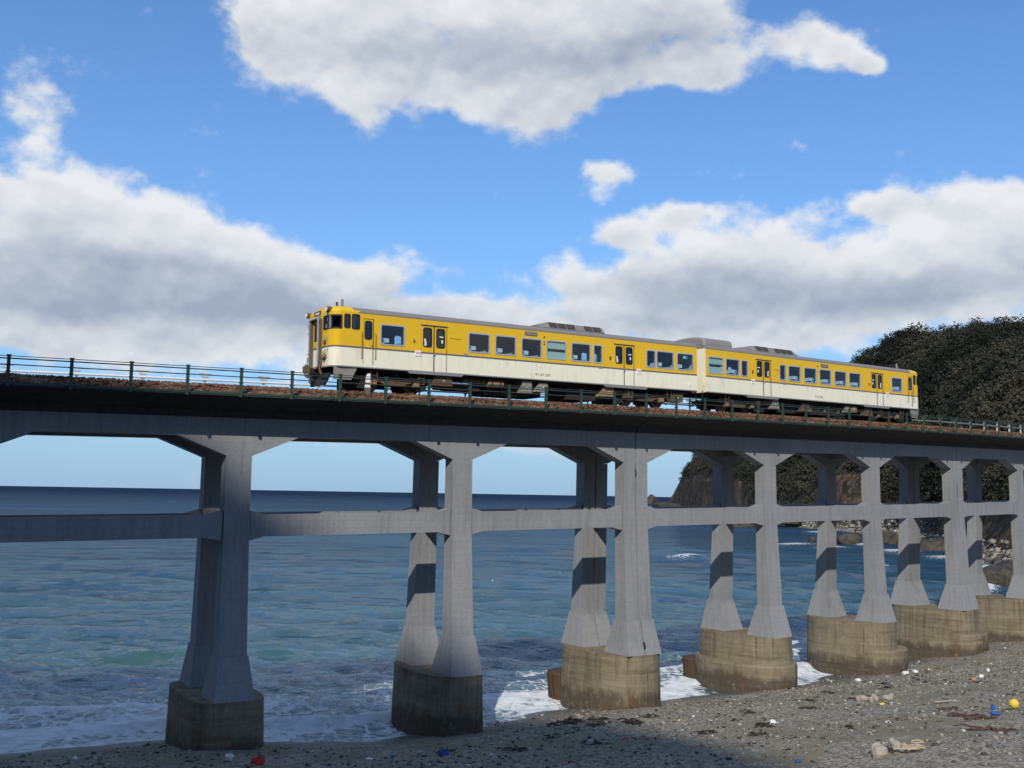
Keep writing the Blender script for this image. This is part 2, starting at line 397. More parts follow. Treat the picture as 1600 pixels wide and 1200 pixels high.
def build_beach():
    ss = np.concatenate([np.arange(-70, -26, 2.0), np.arange(-26, 46, 0.22), np.arange(46, 132, 0.6)])
    ll = np.concatenate([np.arange(-60, -34, 1.0), np.arange(-34, 9, 0.22), np.arange(9, 30, 1.5)])
    S, L = np.meshgrid(ss, ll, indexing='ij'); th = K * S
    X = np.sin(th) / K - np.sin(th) * L; Y = (1 - np.cos(th)) / K + np.cos(th) * L
    Z = ground(X, Y)
    wet = np.clip(1 - (Z - SEA - 0.05 + 0.12 * fbm(X * 0.5, Y * 0.5, 3)) / 0.35, 0, 1)
    me = np_mesh('beach', np.stack([X, Y, Z], -1).reshape(-1, 3), grid_faces(len(ss), len(ll)), ['shingle'], {'wet': wet.ravel()}, smooth=True)
    link('beach', me, kind='structure')
build_beach()

# loose shingle lying on the sheet
STONE = []
def unit_stone(seed):
    r = np.random.default_rng(seed)
    v = np.array([(-1, -1, -1), (1, -1, -1), (1, 1, -1), (-1, 1, -1), (-1, -1, 1), (1, -1, 1), (1, 1, 1), (-1, 1, 1)], float) * 0.6
    v += r.uniform(-0.25, 0.25, v.shape); v[:, 2] *= 0.65; v[4:, :2] *= 0.7
    f = np.array([(3, 2, 1, 0), (4, 5, 6, 7), (0, 1, 5, 4), (1, 2, 6, 5), (2, 3, 7, 6), (3, 0, 4, 7)])
    return v, f
def scatter(name, P, size, mats, seed, kind='stuff', squash=1.0):
    r = np.random.default_rng(seed); n = len(P); tv = []; tf = []; base = [unit_stone(i) for i in range(6)]
    pick = r.integers(0, 6, n); ang = r.uniform(0, 2 * PI, n); asp = r.uniform(0.7, 1.5, n)
    V = np.stack([b[0] for b in base])[pick]
    V = V * size[:, None, None]; V[:, :, 0] *= asp[:, None]; V[:, :, 2] *= squash
    c, s = np.cos(ang)[:, None], np.sin(ang)[:, None]
    X = V[:, :, 0] * c - V[:, :, 1] * s; Y = V[:, :, 0] * s + V[:, :, 1] * c
    W = np.stack([X, Y, V[:, :, 2]], -1) + P[:, None, :]
    F = base[0][1][None] + (np.arange(n) * 8)[:, None, None]
    tone = np.repeat(r.random(n), 8)
    return np_mesh(name, W.reshape(-1, 3), F.reshape(-1, 4), mats, {'tone': tone})
def pebble_build(N, b):
    t = attr(N, 'tone'); v = pos(N)
    c = N.ramp(t, [(0.0, (0.025, 0.025, 0.024)), (0.25, (0.100, 0.092, 0.074)), (0.6, (0.220, 0.199, 0.158)), (0.85, (0.32, 0.265, 0.190)), (0.96, (0.30, 0.28, 0.25)), (0.995, (0.58, 0.56, 0.52))])
    N.put(b.inputs['Base Color'], N.mix(0.3, c, N.ramp(N.noise(v, 25, 3), [(0.3, 0.2), (0.7, 0.8)]), 'OVERLAY'))
mat('pebble', rough=0.85, spec=0.3, build=pebble_build)
def build_pebbles():
    n = 46000
    s = rng.uniform(-18, 62, n); l = -rng.uniform(-1, 1, n) ** 1 * 13 - 13 + rng.uniform(0, 3, n)
    l = np.where(s > 45, l * 0.5 - 1, l)
    th = K * s; X = np.sin(th) / K - np.sin(th) * l; Y = (1 - np.cos(th)) / K + np.cos(th) * l
    dens = fbm(X * 0.22 + 5, Y * 0.22, 4) + 0.6 * np.exp(-((l + 8 + 2 * np.sin(s * 0.15)) / 2.5) ** 2) + 0.5 * np.exp(-((l + 15) / 2.0) ** 2)
    keep = (dens + rng.uniform(-0.35, 0.35, n) > 0.0) & (l < waterline(s) - 0.4)
    X, Y = X[keep], Y[keep]; Z = ground(X, Y)
    size = 0.022 + 0.10 * rng.random(len(X)) ** 7
    link('shingle_stones', scatter('shingle_stones', np.stack([X, Y, Z + size * 0.12], -1), size, ['pebble'], 5), kind='stuff',
         label='loose grey pebbles and small stones strewn over the beach', category='pebbles')
build_pebbles()
def wrack_build(N, b):
    N.put(b.inputs['Base Color'], N.ramp(attr(N, 'tone'), [(0.0, (0.022, 0.017, 0.012)), (0.45, (0.055, 0.038, 0.025)), (0.72, (0.12, 0.075, 0.045)), (0.86, (0.26, 0.21, 0.15)), (0.95, (0.40, 0.36, 0.30)), (0.97, (0.55, 0.54, 0.52)), (1.0, (0.7, 0.7, 0.68))]))
mat('wrack', rough=0.85, spec=0.2, build=wrack_build)
def build_wrack():
    n = 26000; s = rng.uniform(-10, 55, n); l = rng.uniform(-24, -1.5, n)
    th = K * s; X = np.sin(th) / K - np.sin(th) * l; Y = (1 - np.cos(th)) / K + np.cos(th) * l
    band = np.exp(-((l + 5.2 + 1.5 * np.sin(s * 0.17)) / 0.9) ** 2) + 0.9 * np.exp(-((l + 9.5 + 2.2 * np.sin(s * 0.13 + 1)) / 1.2) ** 2) + 0.9 * np.exp(-((l + 15.5 + 1.5 * np.sin(s * 0.2)) / 1.8) ** 2)
    keep = band * np.clip(fbm(X * 0.55, Y * 0.55, 4) * 2.6 + 0.15, 0, 1) > rng.random(n)
    X, Y = X[keep], Y[keep]; Z = ground(X, Y); size = 0.025 + 0.10 * rng.random(len(X)) ** 4
    me = scatter('wrack', np.stack([X, Y, Z + 0.012], -1), size, ['wrack'], 15, squash=0.35)
    link('wrack', me, kind='stuff', label='weed scraps and driftwood bits in lines along the shingle', category='wrack')
build_wrack()

# ------------------------------------------------------------------ the sea
SHORE_AZ = [-60, 30, 38.6, 40.25, 42.3, 43.99, 46.81, 49.87, 52.06, 54.18, 55.06, 56.79, 57.91, 60, 62.5, 66, 72, 80, 110]
SHORE_R = [40000, 40000, 2600, 847, 613.2, 479.6, 393.6, 350.6, 313.9, 268.9, 216.1, 176.6, 157.4, 138, 124, 108, 90, 75, 60]
def shore_r(az): return np.exp(np.interp(az, SHORE_AZ, np.log(SHORE_R)))
def water_build(N, b):
    v = pos(N); d = attr(N, 'dist'); foam_a = attr(N, 'foam'); cr = attr(N, 'crest')
    ca = N.node('ShaderNodeCombineXYZ'); N.put(ca.inputs[0], N.math('MULTIPLY', N.vmath('DOT_PRODUCT', v, (0.848, -0.53, 0), out='Value'), 0.36)); N.put(ca.inputs[1], N.vmath('DOT_PRODUCT', v, (0.53, 0.848, 0), out='Value'))
    wv = ca.outputs[0]                                            # along the crests, along the run of the waves
    streak = N.noise(wv, 0.045, 9, 0.66)
    t = N.math('ADD', d, N.math('MULTIPLY', N.math('SUBTRACT', streak, 0.5), 0.62))
    c = N.ramp(t, [(0.0, (0.095, 0.190, 0.175)), (0.12, (0.031, 0.102, 0.110)), (0.30, (0.015, 0.060, 0.084)), (0.58, (0.011, 0.038, 0.076)), (1.0, (0.008, 0.023, 0.055))])
    st2 = N.noise(wv, 0.020, 11, 0.68)
    c = N.mix(1.0, c, N.ramp(st2, [(0.33, 0.45), (0.5, 0.95), (0.66, 1.6)]), 'MULTIPLY')
    c = N.mix(N.math('MULTIPLY', cr, 0.12), c, (0.026, 0.120, 0.118))
    lace = N.voro(N.vmath('ADD', N.scale(v, (1.0, 1.0, 1.0)), N.scale(N.noise(v, 1.1, 4, color=True), (1.3, 1.3, 0))), 1.15, 'Distance', 'DISTANCE_TO_EDGE')
    lace2 = N.noise(v, 2.4, 7, 0.68)
    web = N.math('ADD', N.math('MULTIPLY', N.sstep(lace, 0.13, 0.0), 0.42), N.math('MULTIPLY_ADD', N.math('SUBTRACT', lace2, 0.5), 1.5, 0.42))
    fm = N.sstep(N.math('ADD', foam_a, N.math('SUBTRACT', web, 1.0)), -0.12, 0.27)
    fm = N.math('MULTIPLY', fm, N.sstep(foam_a, 0.02, 0.2))
    c = N.mix(N.math('MULTIPLY', fm, 0.92), c, N.ramp(N.noise(v, 1.7, 6, 0.65), [(0.3, (0.50, 0.53, 0.54)), (0.55, (0.76, 0.78, 0.78)), (0.7, (0.84, 0.84, 0.84))]))
    n1 = N.noise(wv, 1.3, 6, 0.62, dist=0.3)
    n2 = N.noise(wv, 0.30, 6, 0.62)
    n5 = N.noise(wv, 0.055, 7, 0.62)
    h = N.math('ADD', N.math('MULTIPLY', n1, 0.20), N.math('MULTIPLY', n2, N.math('MULTIPLY_ADD', d, 1.4, 0.55)))
    h = N.math('ADD', h, N.math('MULTIPLY', n5, N.math('MULTIPLY', d, 4.5)))
    h = N.math('ADD', h, N.math('MULTIPLY', fm, 0.10))
    bp = N.node('ShaderNodeBump'); bp.inputs['Strength'].default_value = 0.9; bp.inputs['Distance'].default_value = 0.75; N.put(bp.inputs['Height'], h)
    # wind-roughened water: body colour plus a glossy share that the facets' slopes keep well below a mirror's
    df = N.node('ShaderNodeBsdfDiffuse'); gl = N.node('ShaderNodeBsdfGlossy'); fr = N.node('ShaderNodeFresnel'); fr.inputs[0].default_value = 1.33; mx = N.node('ShaderNodeMixShader')
    N.put(df.inputs[0], c); gl.inputs['Roughness'].default_value = 0.09
    for q in (df, gl, fr): N.l.new(bp.outputs[0], q.inputs['Normal'])
    fac = N.math('MULTIPLY', fr.outputs[0], N.math('MULTIPLY_ADD', d, -0.38, 0.42, clamp=True))
    N.put(mx.inputs[0], N.math('MULTIPLY', fac, N.math('MULTIPLY_ADD', fm, -0.9, 1.0))); N.l.new(df.outputs[0], mx.inputs[1]); N.l.new(gl.outputs[0], mx.inputs[2])
    N.l.new(mx.outputs[0], N.n['Material Output'].inputs[0])
mat('sea_water', rough=0.15, build=water_build)
def build_sea():
    az = np.concatenate([np.arange(-75, 2, 2.5), np.arange(2, 61.5, 0.075), np.arange(62, 125, 3.0)])
    # rows closer together where the picture is finer
    dep = np.concatenate([np.linspace(0.36, 0.02, 430), np.geomspace(0.0195, 0.0006, 60), [0.0003, 0.00018]])
    r = 10.44 / dep
    A, R = np.meshgrid(np.radians(az), r, indexing='ij')
    X = CAM[0] + R * np.sin(A); Y = CAM[1] + R * np.cos(A)
    dr = np.gradient(r)[None, :] * np.ones_like(A)
    cell = np.maximum(dr, R * math.radians(0.075))
    H = np.zeros_like(X); wr = np.random.default_rng(21)
    for i in range(90):
        lam = 0.8 * (13 / 0.8) ** wr.random(); th = math.radians(wr.normal(212, 9 + 22 / (1 + lam * 0.6)))    # waves run to the shore
        kx, ky = 2 * PI / lam * math.sin(th), 2 * PI / lam * math.cos(th)
        amp = 0.0115 * lam ** 0.66 * wr.uniform(0.5, 1.4)
        ph = wr.uniform(0, 2 * PI)
        fade = np.clip((lam / cell - 2.2) / 2.0, 0, 1)
        w = np.cos(kx * X + ky * Y + ph)
        H += amp * fade * (np.sign(w) * 0.0 + w + 0.25 * np.cos(2 * (kx * X + ky * Y + ph)))
    S, L = sl(X, Y); dsh = L - waterline(S)
    azd = np.degrees(A); dcove = np.where(azd > 38.6, shore_r(azd) - R, 9999)
    near = np.minimum(np.where(S < 120, dsh, 9999), 9999)
    shallow = np.clip(near / 14.0, 0.12, 1)
    H *= shallow
    # swell lines close to the beach, breaking at the edge
    wob = 1.6 * fbm(S * 0.09 + 3, L * 0.02, 3)
    def ridge(c, w, a): return a * np.exp(-((near - c - wob) / w) ** 2) * np.clip(0.55 + 1.6 * fbm(S * 0.13 + c, L * 0.0, 3), 0, 1.3)
    H += ridge(3.0, 0.5, 0.46) + ridge(7.5, 1.1, 0.26) + ridge(14.5, 1.7, 0.10) + ridge(24, 2.0, 0.10)
    H -= 0.10 * np.exp(-((near - 1.2) / 1.2) ** 2)
    foam = 0.36 * np.exp(-np.maximum(near, 0) / 1.6) + 0.62 * np.exp(-np.maximum(near - 2.0 - wob * 0.5, 0) / 8.0) + 0.75 * np.exp(-((near - 3.4 - wob) / 0.8) ** 2) + 0.42 * np.exp(-((near - 8.0 - wob) / 1.5) ** 2)
    foam *= np.clip(0.95 + 1.0 * fbm(S * 0.2, L * 0.22, 4), 0.3, 1.15)
    foam *= 1 + 0.28 * np.clip((5 - S) / 4, 0, 1) * np.clip((9 - near) / 4, 0, 1)
    foam = np.where(near > 30, 0, foam)
    foam += 0.95 * np.exp(-np.abs(dcove) / np.clip(9 + 8 * fbm(azd * 1.3, R * 0.02, 3), 2, 20)) * (dcove < 200) * np.clip(0.7 + 1.4 * fbm(azd * 2.2, R * 0.03, 3), 0, 1.3)
    # breakers further out: az, range, half length along az, depth
    for (a, rr, la, lr, st, hh) in [(41.65, 174, 1.05, 3.0, 1.4, 1.1), (47.3, 237, 1.5, 4.5, 1.2, 0.7), (49.0, 229, 0.8, 3.0, 0.95, 0.5), (51.7, 170, 0.5, 4, 1.1, 0.6), (52.2, 223, 0.9, 9, 1.1, 0.5), (48.1, 328, 0.5, 8, 1.1, 0.5), (54.3, 206, 0.8, 7, 0.8, 0.3), (56.2, 138, 0.5, 7, 1.0, 0.3), (50.4, 250, 0.35, 8, 1.1, 0.4), (45.2, 395, 0.5, 12, 0.9, 0.3), (56.0, 176, 0.6, 8, 1.0, 0.3), (40.0, 900, 0.9, 60, 1.0, 0.3)]:
        q = ((azd - a) / la) ** 2 + ((R - rr - (azd - a) * 2.0) / lr) ** 2
        foam += st * np.exp(-q); H += hh * np.exp(-((azd - a) / (la * 1.4)) ** 2 - ((R - rr + 0.5 * lr) / lr) ** 2)
    wc = fbm(azd * 1.5, np.log(R) * 22, 4)
    foam += np.clip((wc - 0.60) * 3.0, 0, 0.7) * (R > 110)
    crest = np.clip(H / 0.5, 0, 1) * np.clip(1 - R / 170, 0, 1)
    dist = np.clip(np.log(R / 44) / math.log(45), 0, 1)
    Z = SEA + H - np.where(R > 3000, (R / 6371000.0) * R / 2, 0)
    me = np_mesh('sea', np.stack([X, Y, Z], -1).reshape(-1, 3), grid_faces(len(az), len(r))[:, ::-1], ['sea_water'], {'dist': dist.ravel(), 'foam': foam.ravel(), 'crest': crest.ravel()}, smooth=True)
    link('sea', me, kind='structure')
build_sea()

# ------------------------------------------------------------------ headland across the cove
HAZ = [38, 40.0, 40.28, 40.68, 41.01, 41.45, 41.83, 43.68, 45.71, 47.72, 49.52, 49.82, 50.12, 50.34, 50.73, 51.34, 51.79, 52.23, 52.68, 53.33, 53.83, 54.11, 54.7, 55.6, 56.32, 56.86, 57.62, 58.31, 61, 66, 74, 84, 110]
HEL = [-0.7, -0.62, -0.45, 0.15, 0.80, 1.50, 2.20, 3.65, 4.85, 5.95, 6.95, 7.14, 7.43, 7.54, 7.77, 8.1, 8.43, 8.69, 8.86, 8.88, 8.68, 8.8, 8.96, 8.88, 9.15, 9.04, 9.12, 8.95, 9.6, 9.2, 7.5, 6.5, 6.0]
def ridge_r(az): return np.interp(az, [38, 40.2, 41.8, 45, 50, 54, 60, 70, 110], [2650, 880, 700, 600, 520, 455, 420, 330, 260])
TREE_H = 5.2
def headland(az, R):
    r0 = shore_r(az) - 3; r1 = np.maximum(ridge_r(az), r0 + 25)
    top = CAM[2] + np.tan(np.radians(np.interp(az, HAZ, HEL))) * r1 - TREE_H * np.clip((az - 41) / 3, 0.15, 1)
    top = np.maximum(top, SEA + 0.5)
    t = (R - r0) / (r1 - r0)
    apron = np.interp(az, [38, 42, 47, 51, 54, 57, 62, 80], [2, 4, 7, 12, 22, 34, 30, 20])     # rubble shore width
    cl = np.interp(az, [38, 40.5, 43, 46, 49.5, 52, 55, 58, 64, 80], [0.8, 0.80, 0.42, 0.10, 0.20, 0.10, 0.06, 0.09, 0.1, 0.1])
    dd = R - r0
    za = SEA - 1.0 + 2.6 * np.clip(dd / apron, -0.3, 1)
    tc = np.clip((dd - apron) / np.maximum(r1 - r0 - apron, 1), 0, 1)
    cw = 0.06
    rise = np.where(tc < cw, cl * (tc / cw), cl + (1 - cl) * np.clip((tc - cw) / (1 - cw), 0, 1) ** 0.97)
    z = za + (top - (SEA + 1.6)) * rise
    back = np.clip((R - r1) / np.maximum(r1 * 0.5, 1), 0, 1)
    z = z - (top - SEA) * 0.55 * back ** 1.5
    X = CAM[0] + R * np.sin(np.radians(az)); Y = CAM[1] + R * np.cos(np.radians(az))
    z = z + (fbm(X * 0.018, Y * 0.018, 5) * 9 * np.clip(rise * 2, 0, 1) * np.clip((1 - t) * 2.2, 0, 1)) + fbm(X * 0.11, Y * 0.11, 4) * 2.2 * np.clip(rise * 6 + 0.15, 0.15, 1) * np.clip((1.1 - t) * 2, 0.1, 1) + (fbm(X * 0.33, Y * 0.33 + 5, 4) * 2.2 * np.clip(rise * 8, 0.0, 1) * np.clip(1 - t * 2.2, 0, 1))
    return z, tc, dd, apron, rise
def headland_build(N, b):
    v = pos(N); rk = attr(N, 'rock'); ap = attr(N, 'apron')
    n = N.noise(v, 0.10, 6, 0.65); n2 = N.noise(N.scale(v, (1, 1, 0.8)), 0.33, 8, 0.72)
    rock = N.ramp(N.math('MULTIPLY_ADD', n2, 0.75, N.math('MULTIPLY', n, 0.25)), [(0.3, (0.025, 0.021, 0.018)), (0.45, (0.075, 0.056, 0.042)), (0.58, (0.160, 0.108, 0.070)), (0.75, (0.27, 0.195, 0.13))])
    orange = N.sstep(N.noise(v, 0.05, 3), 0.50, 0.62)
    crk = N.sstep(N.voro(N.vmath('ADD', v, N.scale(N.noise(v, 0.6, 4, color=True), (3, 3, 3))), 0.30, 'Distance', 'DISTANCE_TO_EDGE'), 0.10, 0.0)
    rock = N.mix(N.math('MULTIPLY', crk, 0.7), rock, (0.03, 0.025, 0.02))
    rock = N.mix(N.sstep(N.noise(v, 0.22, 6, 0.65), 0.52, 0.60), rock, (0.030, 0.030, 0.018))
    rock = N.mix(N.math('MULTIPLY', orange, 0.35), rock, (0.27, 0.14, 0.06))
    soil = N.ramp(N.noise(v, 0.25, 5), [(0.3, (0.025, 0.024, 0.018)), (0.7, (0.06, 0.05, 0.035))])
    rub = N.ramp(N.noise(v, 1.0, 6, 0.7), [(0.3, (0.03, 0.03, 0.027)), (0.5, (0.11, 0.105, 0.085)), (0.66, (0.20, 0.19, 0.155)), (0.78, (0.45, 0.43, 0.38))])
    c = N.mix(N.sstep(N.math('MULTIPLY_ADD', N.math('SUBTRACT', n, 0.5), 1.6, rk), 0.40, 0.60), soil, rock)
    c = N.mix(ap, c, rub)
    N.put(b.inputs['Base Color'], c); bump(N, b, n2, 1.0, 1.2)
mat('headland_ground', rough=0.95, spec=0.15, build=headland_build)
def build_headland():
    az = np.concatenate([np.arange(38.5, 60.5, 0.06), np.arange(60.5, 111, 0.8)])
    tt = np.concatenate([np.linspace(-0.05, 0.30, 70), np.linspace(0.31, 1.0, 60), np.linspace(1.05, 2.2, 14)])
    A, Tt = np.meshgrid(az, tt, indexing='ij')
    r0 = shore_r(A) - 3; r1 = np.maximum(ridge_r(A), r0 + 25)
    R = r0 + Tt * (r1 - r0)
    Z, tc, dd, ap, rise = headland(A, R)
    X = CAM[0] + R * np.sin(np.radians(A)); Y = CAM[1] + R * np.cos(np.radians(A))
    rock = np.clip(1 - (tc - 0.07) / 0.07, 0, 1) * (dd > ap * 0.7)
    pw = np.interp(A, [38, 40.8, 43.5, 45.5, 48.6, 49.4, 50.6, 51.2, 54.8, 55.8, 58, 70], [1, 1, 0.8, 0.2, 0.2, 1.0, 1.0, 0.2, 0.4, 1.0, 1.0, 0.6])
    rock *= pw
    rock = np.maximum(rock, np.clip((41.2 - A) / 0.5, 0, 1) * 0.9 * (tc < 0.8))
    apr = np.clip((ap - dd) / 3 + 0.5, 0, 1) * (A > 44)
    me = np_mesh('headland', np.stack([X, Y, Z], -1).reshape(-1, 3), grid_faces(len(az), len(tt))[:, ::-1], ['headland_ground'], {'rock': rock.ravel(), 'apron': apr.ravel()}, smooth=True)
    link('headland', me, kind='structure')
build_headland()

# trees: leaf clumps through the crown's volume, tapered trunk with limbs
def leaf_build(dark, mid, light):
    def f(N, b):
        v = pos(N); t = attr(N, 'tone')
        k = N.math('ADD', N.math('MULTIPLY', t, 0.65), N.math('MULTIPLY', N.noise(v, 0.035, 4, 0.6), 0.55))
        N.put(b.inputs['Base Color'], N.ramp(k, [(0.22, dark), (0.55, mid), (0.9, light)]))
    return f
mat('foliage', rough=0.8, spec=0.15, build=leaf_build((0.009, 0.012, 0.008), (0.024, 0.027, 0.017), (0.055, 0.050, 0.034)))
mat('bark', (0.045, 0.036, 0.028), 0.9)
def crown_arrays(seed, h, w, n, leaf, bare=False):
    r = np.random.default_rng(seed); lobes = []
    for i in range(7):
        a = r.uniform(0, 2 * PI); q = r.uniform(0.1, 0.5) * w
        lobes.append((q * math.cos(a), q * math.sin(a), h * r.uniform(0.35, 0.85), w * r.uniform(0.26, 0.45), h * r.uniform(0.13, 0.22)))
    lobes.append((0, 0, h * 0.84, w * 0.3, h * 0.18))
    L = np.array(lobes); k = r.integers(0, len(L), n)
    d = r.normal(size=(n, 3)); d /= np.linalg.norm(d, axis=1)[:, None]; d *= (r.random(n) ** 0.4)[:, None]
    c = L[k, :3] + d * np.stack([L[k, 3], L[k, 3], L[k, 4]], -1)
    nn = d / np.maximum(np.linalg.norm(d, axis=1)[:, None], 1e-6) + np.array([0, 0, 0.35]) + r.normal(size=(n, 3)) * 0.42
    u = np.cross(nn, r.normal(size=(n, 3))); u /= np.linalg.norm(u, axis=1)[:, None]
    w_ = np.cross(u, nn); w_ /= np.linalg.norm(w_, axis=1)[:, None]
    s = leaf * r.uniform(0.6, 1.3, n)[:, None]
    V = np.stack([c - u * s, c + w_ * s * 0.7, c + u * s, c - w_ * s * 0.7], 1)
    tone = np.repeat(np.clip(0.15 + 0.5 * r.random(len(L))[k] + 0.25 * r.random(n), 0, 1), 4)
    return V, tone
def trunk_mb(h, w, seed):
    r = random.Random(seed); mb = MB()
    mb.tube([(0, 0, -0.6), (0.02 * w, 0, h * 0.25), (0.06 * w, 0.03 * w, h * 0.55), (0.03 * w, 0.05 * w, h * 0.9)], [0.05 * h * 0.5, 0.04 * h * 0.5, 0.025 * h * 0.5, 0.006 * h], 'bark', 6)
    for i in range(5):
        a = r.uniform(0, 2 * PI); z0 = h * r.uniform(0.3, 0.65); q = w * r.uniform(0.25, 0.42)
        mb.tube([(0.04 * w, 0.02 * w, z0), (q * 0.5 * math.cos(a), q * 0.5 * math.sin(a), z0 + h * 0.08), (q * math.cos(a), q * math.sin(a), z0 + h * 0.2)], [0.012 * h, 0.009 * h, 0.003 * h], 'bark', 4)
    return mb
PROTO = []
for i, (h, w) in enumerate([(6.5, 6.0), (7.5, 5.2), (5.2, 5.6), (8.2, 4.6), (6.0, 6.8)]):
    V, tone = crown_arrays(40 + i, h, w, 520, 0.30)
    cm = np_mesh('crown', V.reshape(-1, 3), np.arange(len(V) * 4).reshape(-1, 4), ['foliage'], {'tone': tone})
    tm = trunk_mb(h, w, i).mesh('trunk'); fix_normals(tm)
    PROTO.append((cm, tm))
def pt_polar(az, R): return CAM[0] + R * math.sin(math.radians(az)), CAM[1] + R * math.cos(math.radians(az))
def plant_tree(az, R, label, group, sc):
    z = float(headland(np.array([az]), np.array([R]))[0][0]); x, y = pt_polar(az, R)
    t = thing('tree', label, 'tree', (x, y, z - 0.2), random.uniform(0, 6.28), group); t.scale = (sc, sc, sc)
    c, tr = random.choice(PROTO)
    link('crown', c, t); link('trunk', tr, t)
for a in np.arange(49.3, 58.6, 0.30):
    a = a + random.uniform(-0.12, 0.12); r1 = float(ridge_r(np.array([a]))[0])
    plant_tree(a, r1 * random.uniform(0.965, 0.995), 'dark bushy tree breaking the skyline along the headland ridge', 'trees along the headland ridge', random.uniform(0.45, 0.8))
for i in range(80):
    a = random.uniform(53.0, 59.5); r0 = float(shore_r(np.array([a]))[0]); ap = float(np.interp(a, [51, 54, 57, 62], [12, 22, 34, 30]))
    plant_tree(a, r0 + ap + random.uniform(12, 60), 'dark green tree on the lower slope behind the cove', 'trees on the lower slope behind the cove', random.uniform(0.6, 1.0))
def build_woodland():
    Vs = []; Ts = []
    base = [crown_arrays(80 + i, 5.5 + i % 3, 5.5 + (i * 7 % 4) * 0.5, 150, 0.40) for i in range(8)]
    n = 4600; az = 41.0 + 19.5 * rng.random(n) ** 0.75; t = rng.random(n) ** 0.8
    r0 = shore_r(az); r1 = np.maximum(ridge_r(az), r0 + 22)
    ap = np.interp(az, [38, 42, 47, 51, 54, 57, 62, 80], [2, 4, 7, 12, 22, 34, 30, 20])
    cwm = np.interp(az, [41, 43, 45.5, 48.8, 49.4, 50.6, 51.2, 55, 56, 60], [0.13, 0.09, 0.0, 0.0, 0.09, 0.09, 0.0, 0.01, 0.05, 0.04])
    R = r0 + ap + (r1 - r0 - ap) * (cwm + (1.02 - cwm) * t)
    Z = headland(az, R)[0]; X = CAM[0] + R * np.sin(np.radians(az)); Y = CAM[1] + R * np.cos(np.radians(az))
    sc = rng.uniform(0.55, 1.1, n) * np.interp(az, [41, 44, 60], [0.7, 1.0, 1.0]); ang = rng.uniform(0, 2 * PI, n)
    big = fbm(X * 0.02, Y * 0.02, 3)
    for i in range(n):
        V, tn = base[i % 8]; c, s = math.cos(ang[i]), math.sin(ang[i])
        W = np.empty_like(V); W[..., 0] = (V[..., 0] * c - V[..., 1] * s) * sc[i] + X[i]; W[..., 1] = (V[..., 0] * s + V[..., 1] * c) * sc[i] + Y[i]; W[..., 2] = V[..., 2] * sc[i] + Z[i] - 0.8
        Vs.append(W.reshape(-1, 3)); Ts.append(np.clip(tn * 0.6 + 0.25 + big[i] * 1.5 + (i * 37 % 100) / 100 * 0.25 - 0.1, 0, 1))
    V = np.concatenate(Vs); me = np_mesh('woodland', V, np.arange(len(V)).reshape(-1, 4), ['foliage'], {'tone': np.concatenate(Ts)})
    link('woodland', me, kind='stuff', label='dense dark woodland covering the headland', category='woodland')
build_woodland()

# rocks in the cove
def rock_build(N, b):
    v = pos(N); o = objc(N)
    n = N.noise(v, 0.9, 6, 0.65)
    N.put(b.inputs['Base Color'], N.ramp(n, [(0.3, (0.014, 0.013, 0.011)), (0.5, (0.048, 0.040, 0.028)), (0.7, (0.105, 0.086, 0.056))]))
    bump(N, b, n, 0.8, 0.5)
mat('wet_rock', rough=0.75, spec=0.4, build=rock_build)
def rock_mesh(seed, rx, ry, rz, sharp=0.35, n=2):
    import bmesh
    b = bmesh.new(); bmesh.ops.create_icosphere(b, subdivisions=n + 1, radius=1.0); r = np.random.default_rng(seed)
    ds = r.normal(size=(14, 3)); ds /= np.linalg.norm(ds, axis=1)[:, None]; hs = r.uniform(0.55, 0.95, 14); o = r.uniform(0, 50, 3)
    for v in b.verts:
        p = np.array(v.co); m = ds @ p; k = 1.0
        for q in range(14):
            if m[q] > hs[q]: k = min(k, hs[q] / m[q])
        k += sharp * 0.35 * float(vnoise(np.array([p[0] * 2.3 + o[0]]), np.array([p[1] * 2.3 + p[2] * 1.7 + o[1]]))[0])
        v.co = Vector((p[0] * k * rx, p[1] * k * ry, p[2] * k * rz))
    me = bpy.data.meshes.new('rock'); b.to_mesh(me); b.free(); me.materials.append(MATS['wet_rock']); return me
ROCKS = [('brown boulder awash in foam below the near end of the cove', 49.70, 252, 3.6, 3.0, 3.2), ('rounded olive boulder standing alone in white water', 51.60, 262, 3.4, 3.2, 3.4),
         ('flat brown reef rock beside the rubble shore', 54.0, 236, 6.5, 4.0, 2.0), ('big black rock pile at the foot of the shingle shore', 57.2, 147, 3.4, 4.4, 3.6), ('low dark rock lying before the black rock pile', 56.3, 143, 2.0, 2.0, 1.3),
         ('tall sea stack off the tip of the headland', 39.52, 1250, 8, 8, 12), ('long black reef at the foot of the headland tip', 40.6, 760, 24, 9, 6), ('brown rock hidden partly behind a pier in the cove', 44.3, 372, 6, 5, 3),
         ('low brown rock under the cliff at the back of the cove', 46.8, 386, 8, 6, 3.4), ('small dark rock poking out of the middle of the cove', 47.9, 262, 1.2, 1.0, 0.9), ('dark rock between olive boulder and reef', 52.5, 247, 2.4, 2, 1.6),
         ('small flat rock just awash near the far piers', 54.6, 168, 1.2, 0.8, 0.5), ('second small flat rock just awash near the far piers', 55.1, 158, 1.0, 0.8, 0.45), ('dark rock at the right edge of the shingle shore', 58.4, 150, 3.0, 3.0, 2.6)]
for i, (lab, a, r, rx, ry, rz) in enumerate(ROCKS):
    x, y = pt_polar(a, r); o = link('boulder', rock_mesh(i + 3, rx, ry, rz), None, label=lab, category='rock', group='rocks along the cove'); o.location = (x, y, SEA + rz * 0.12); o.rotation_euler = (0, 0, i * 1.3)
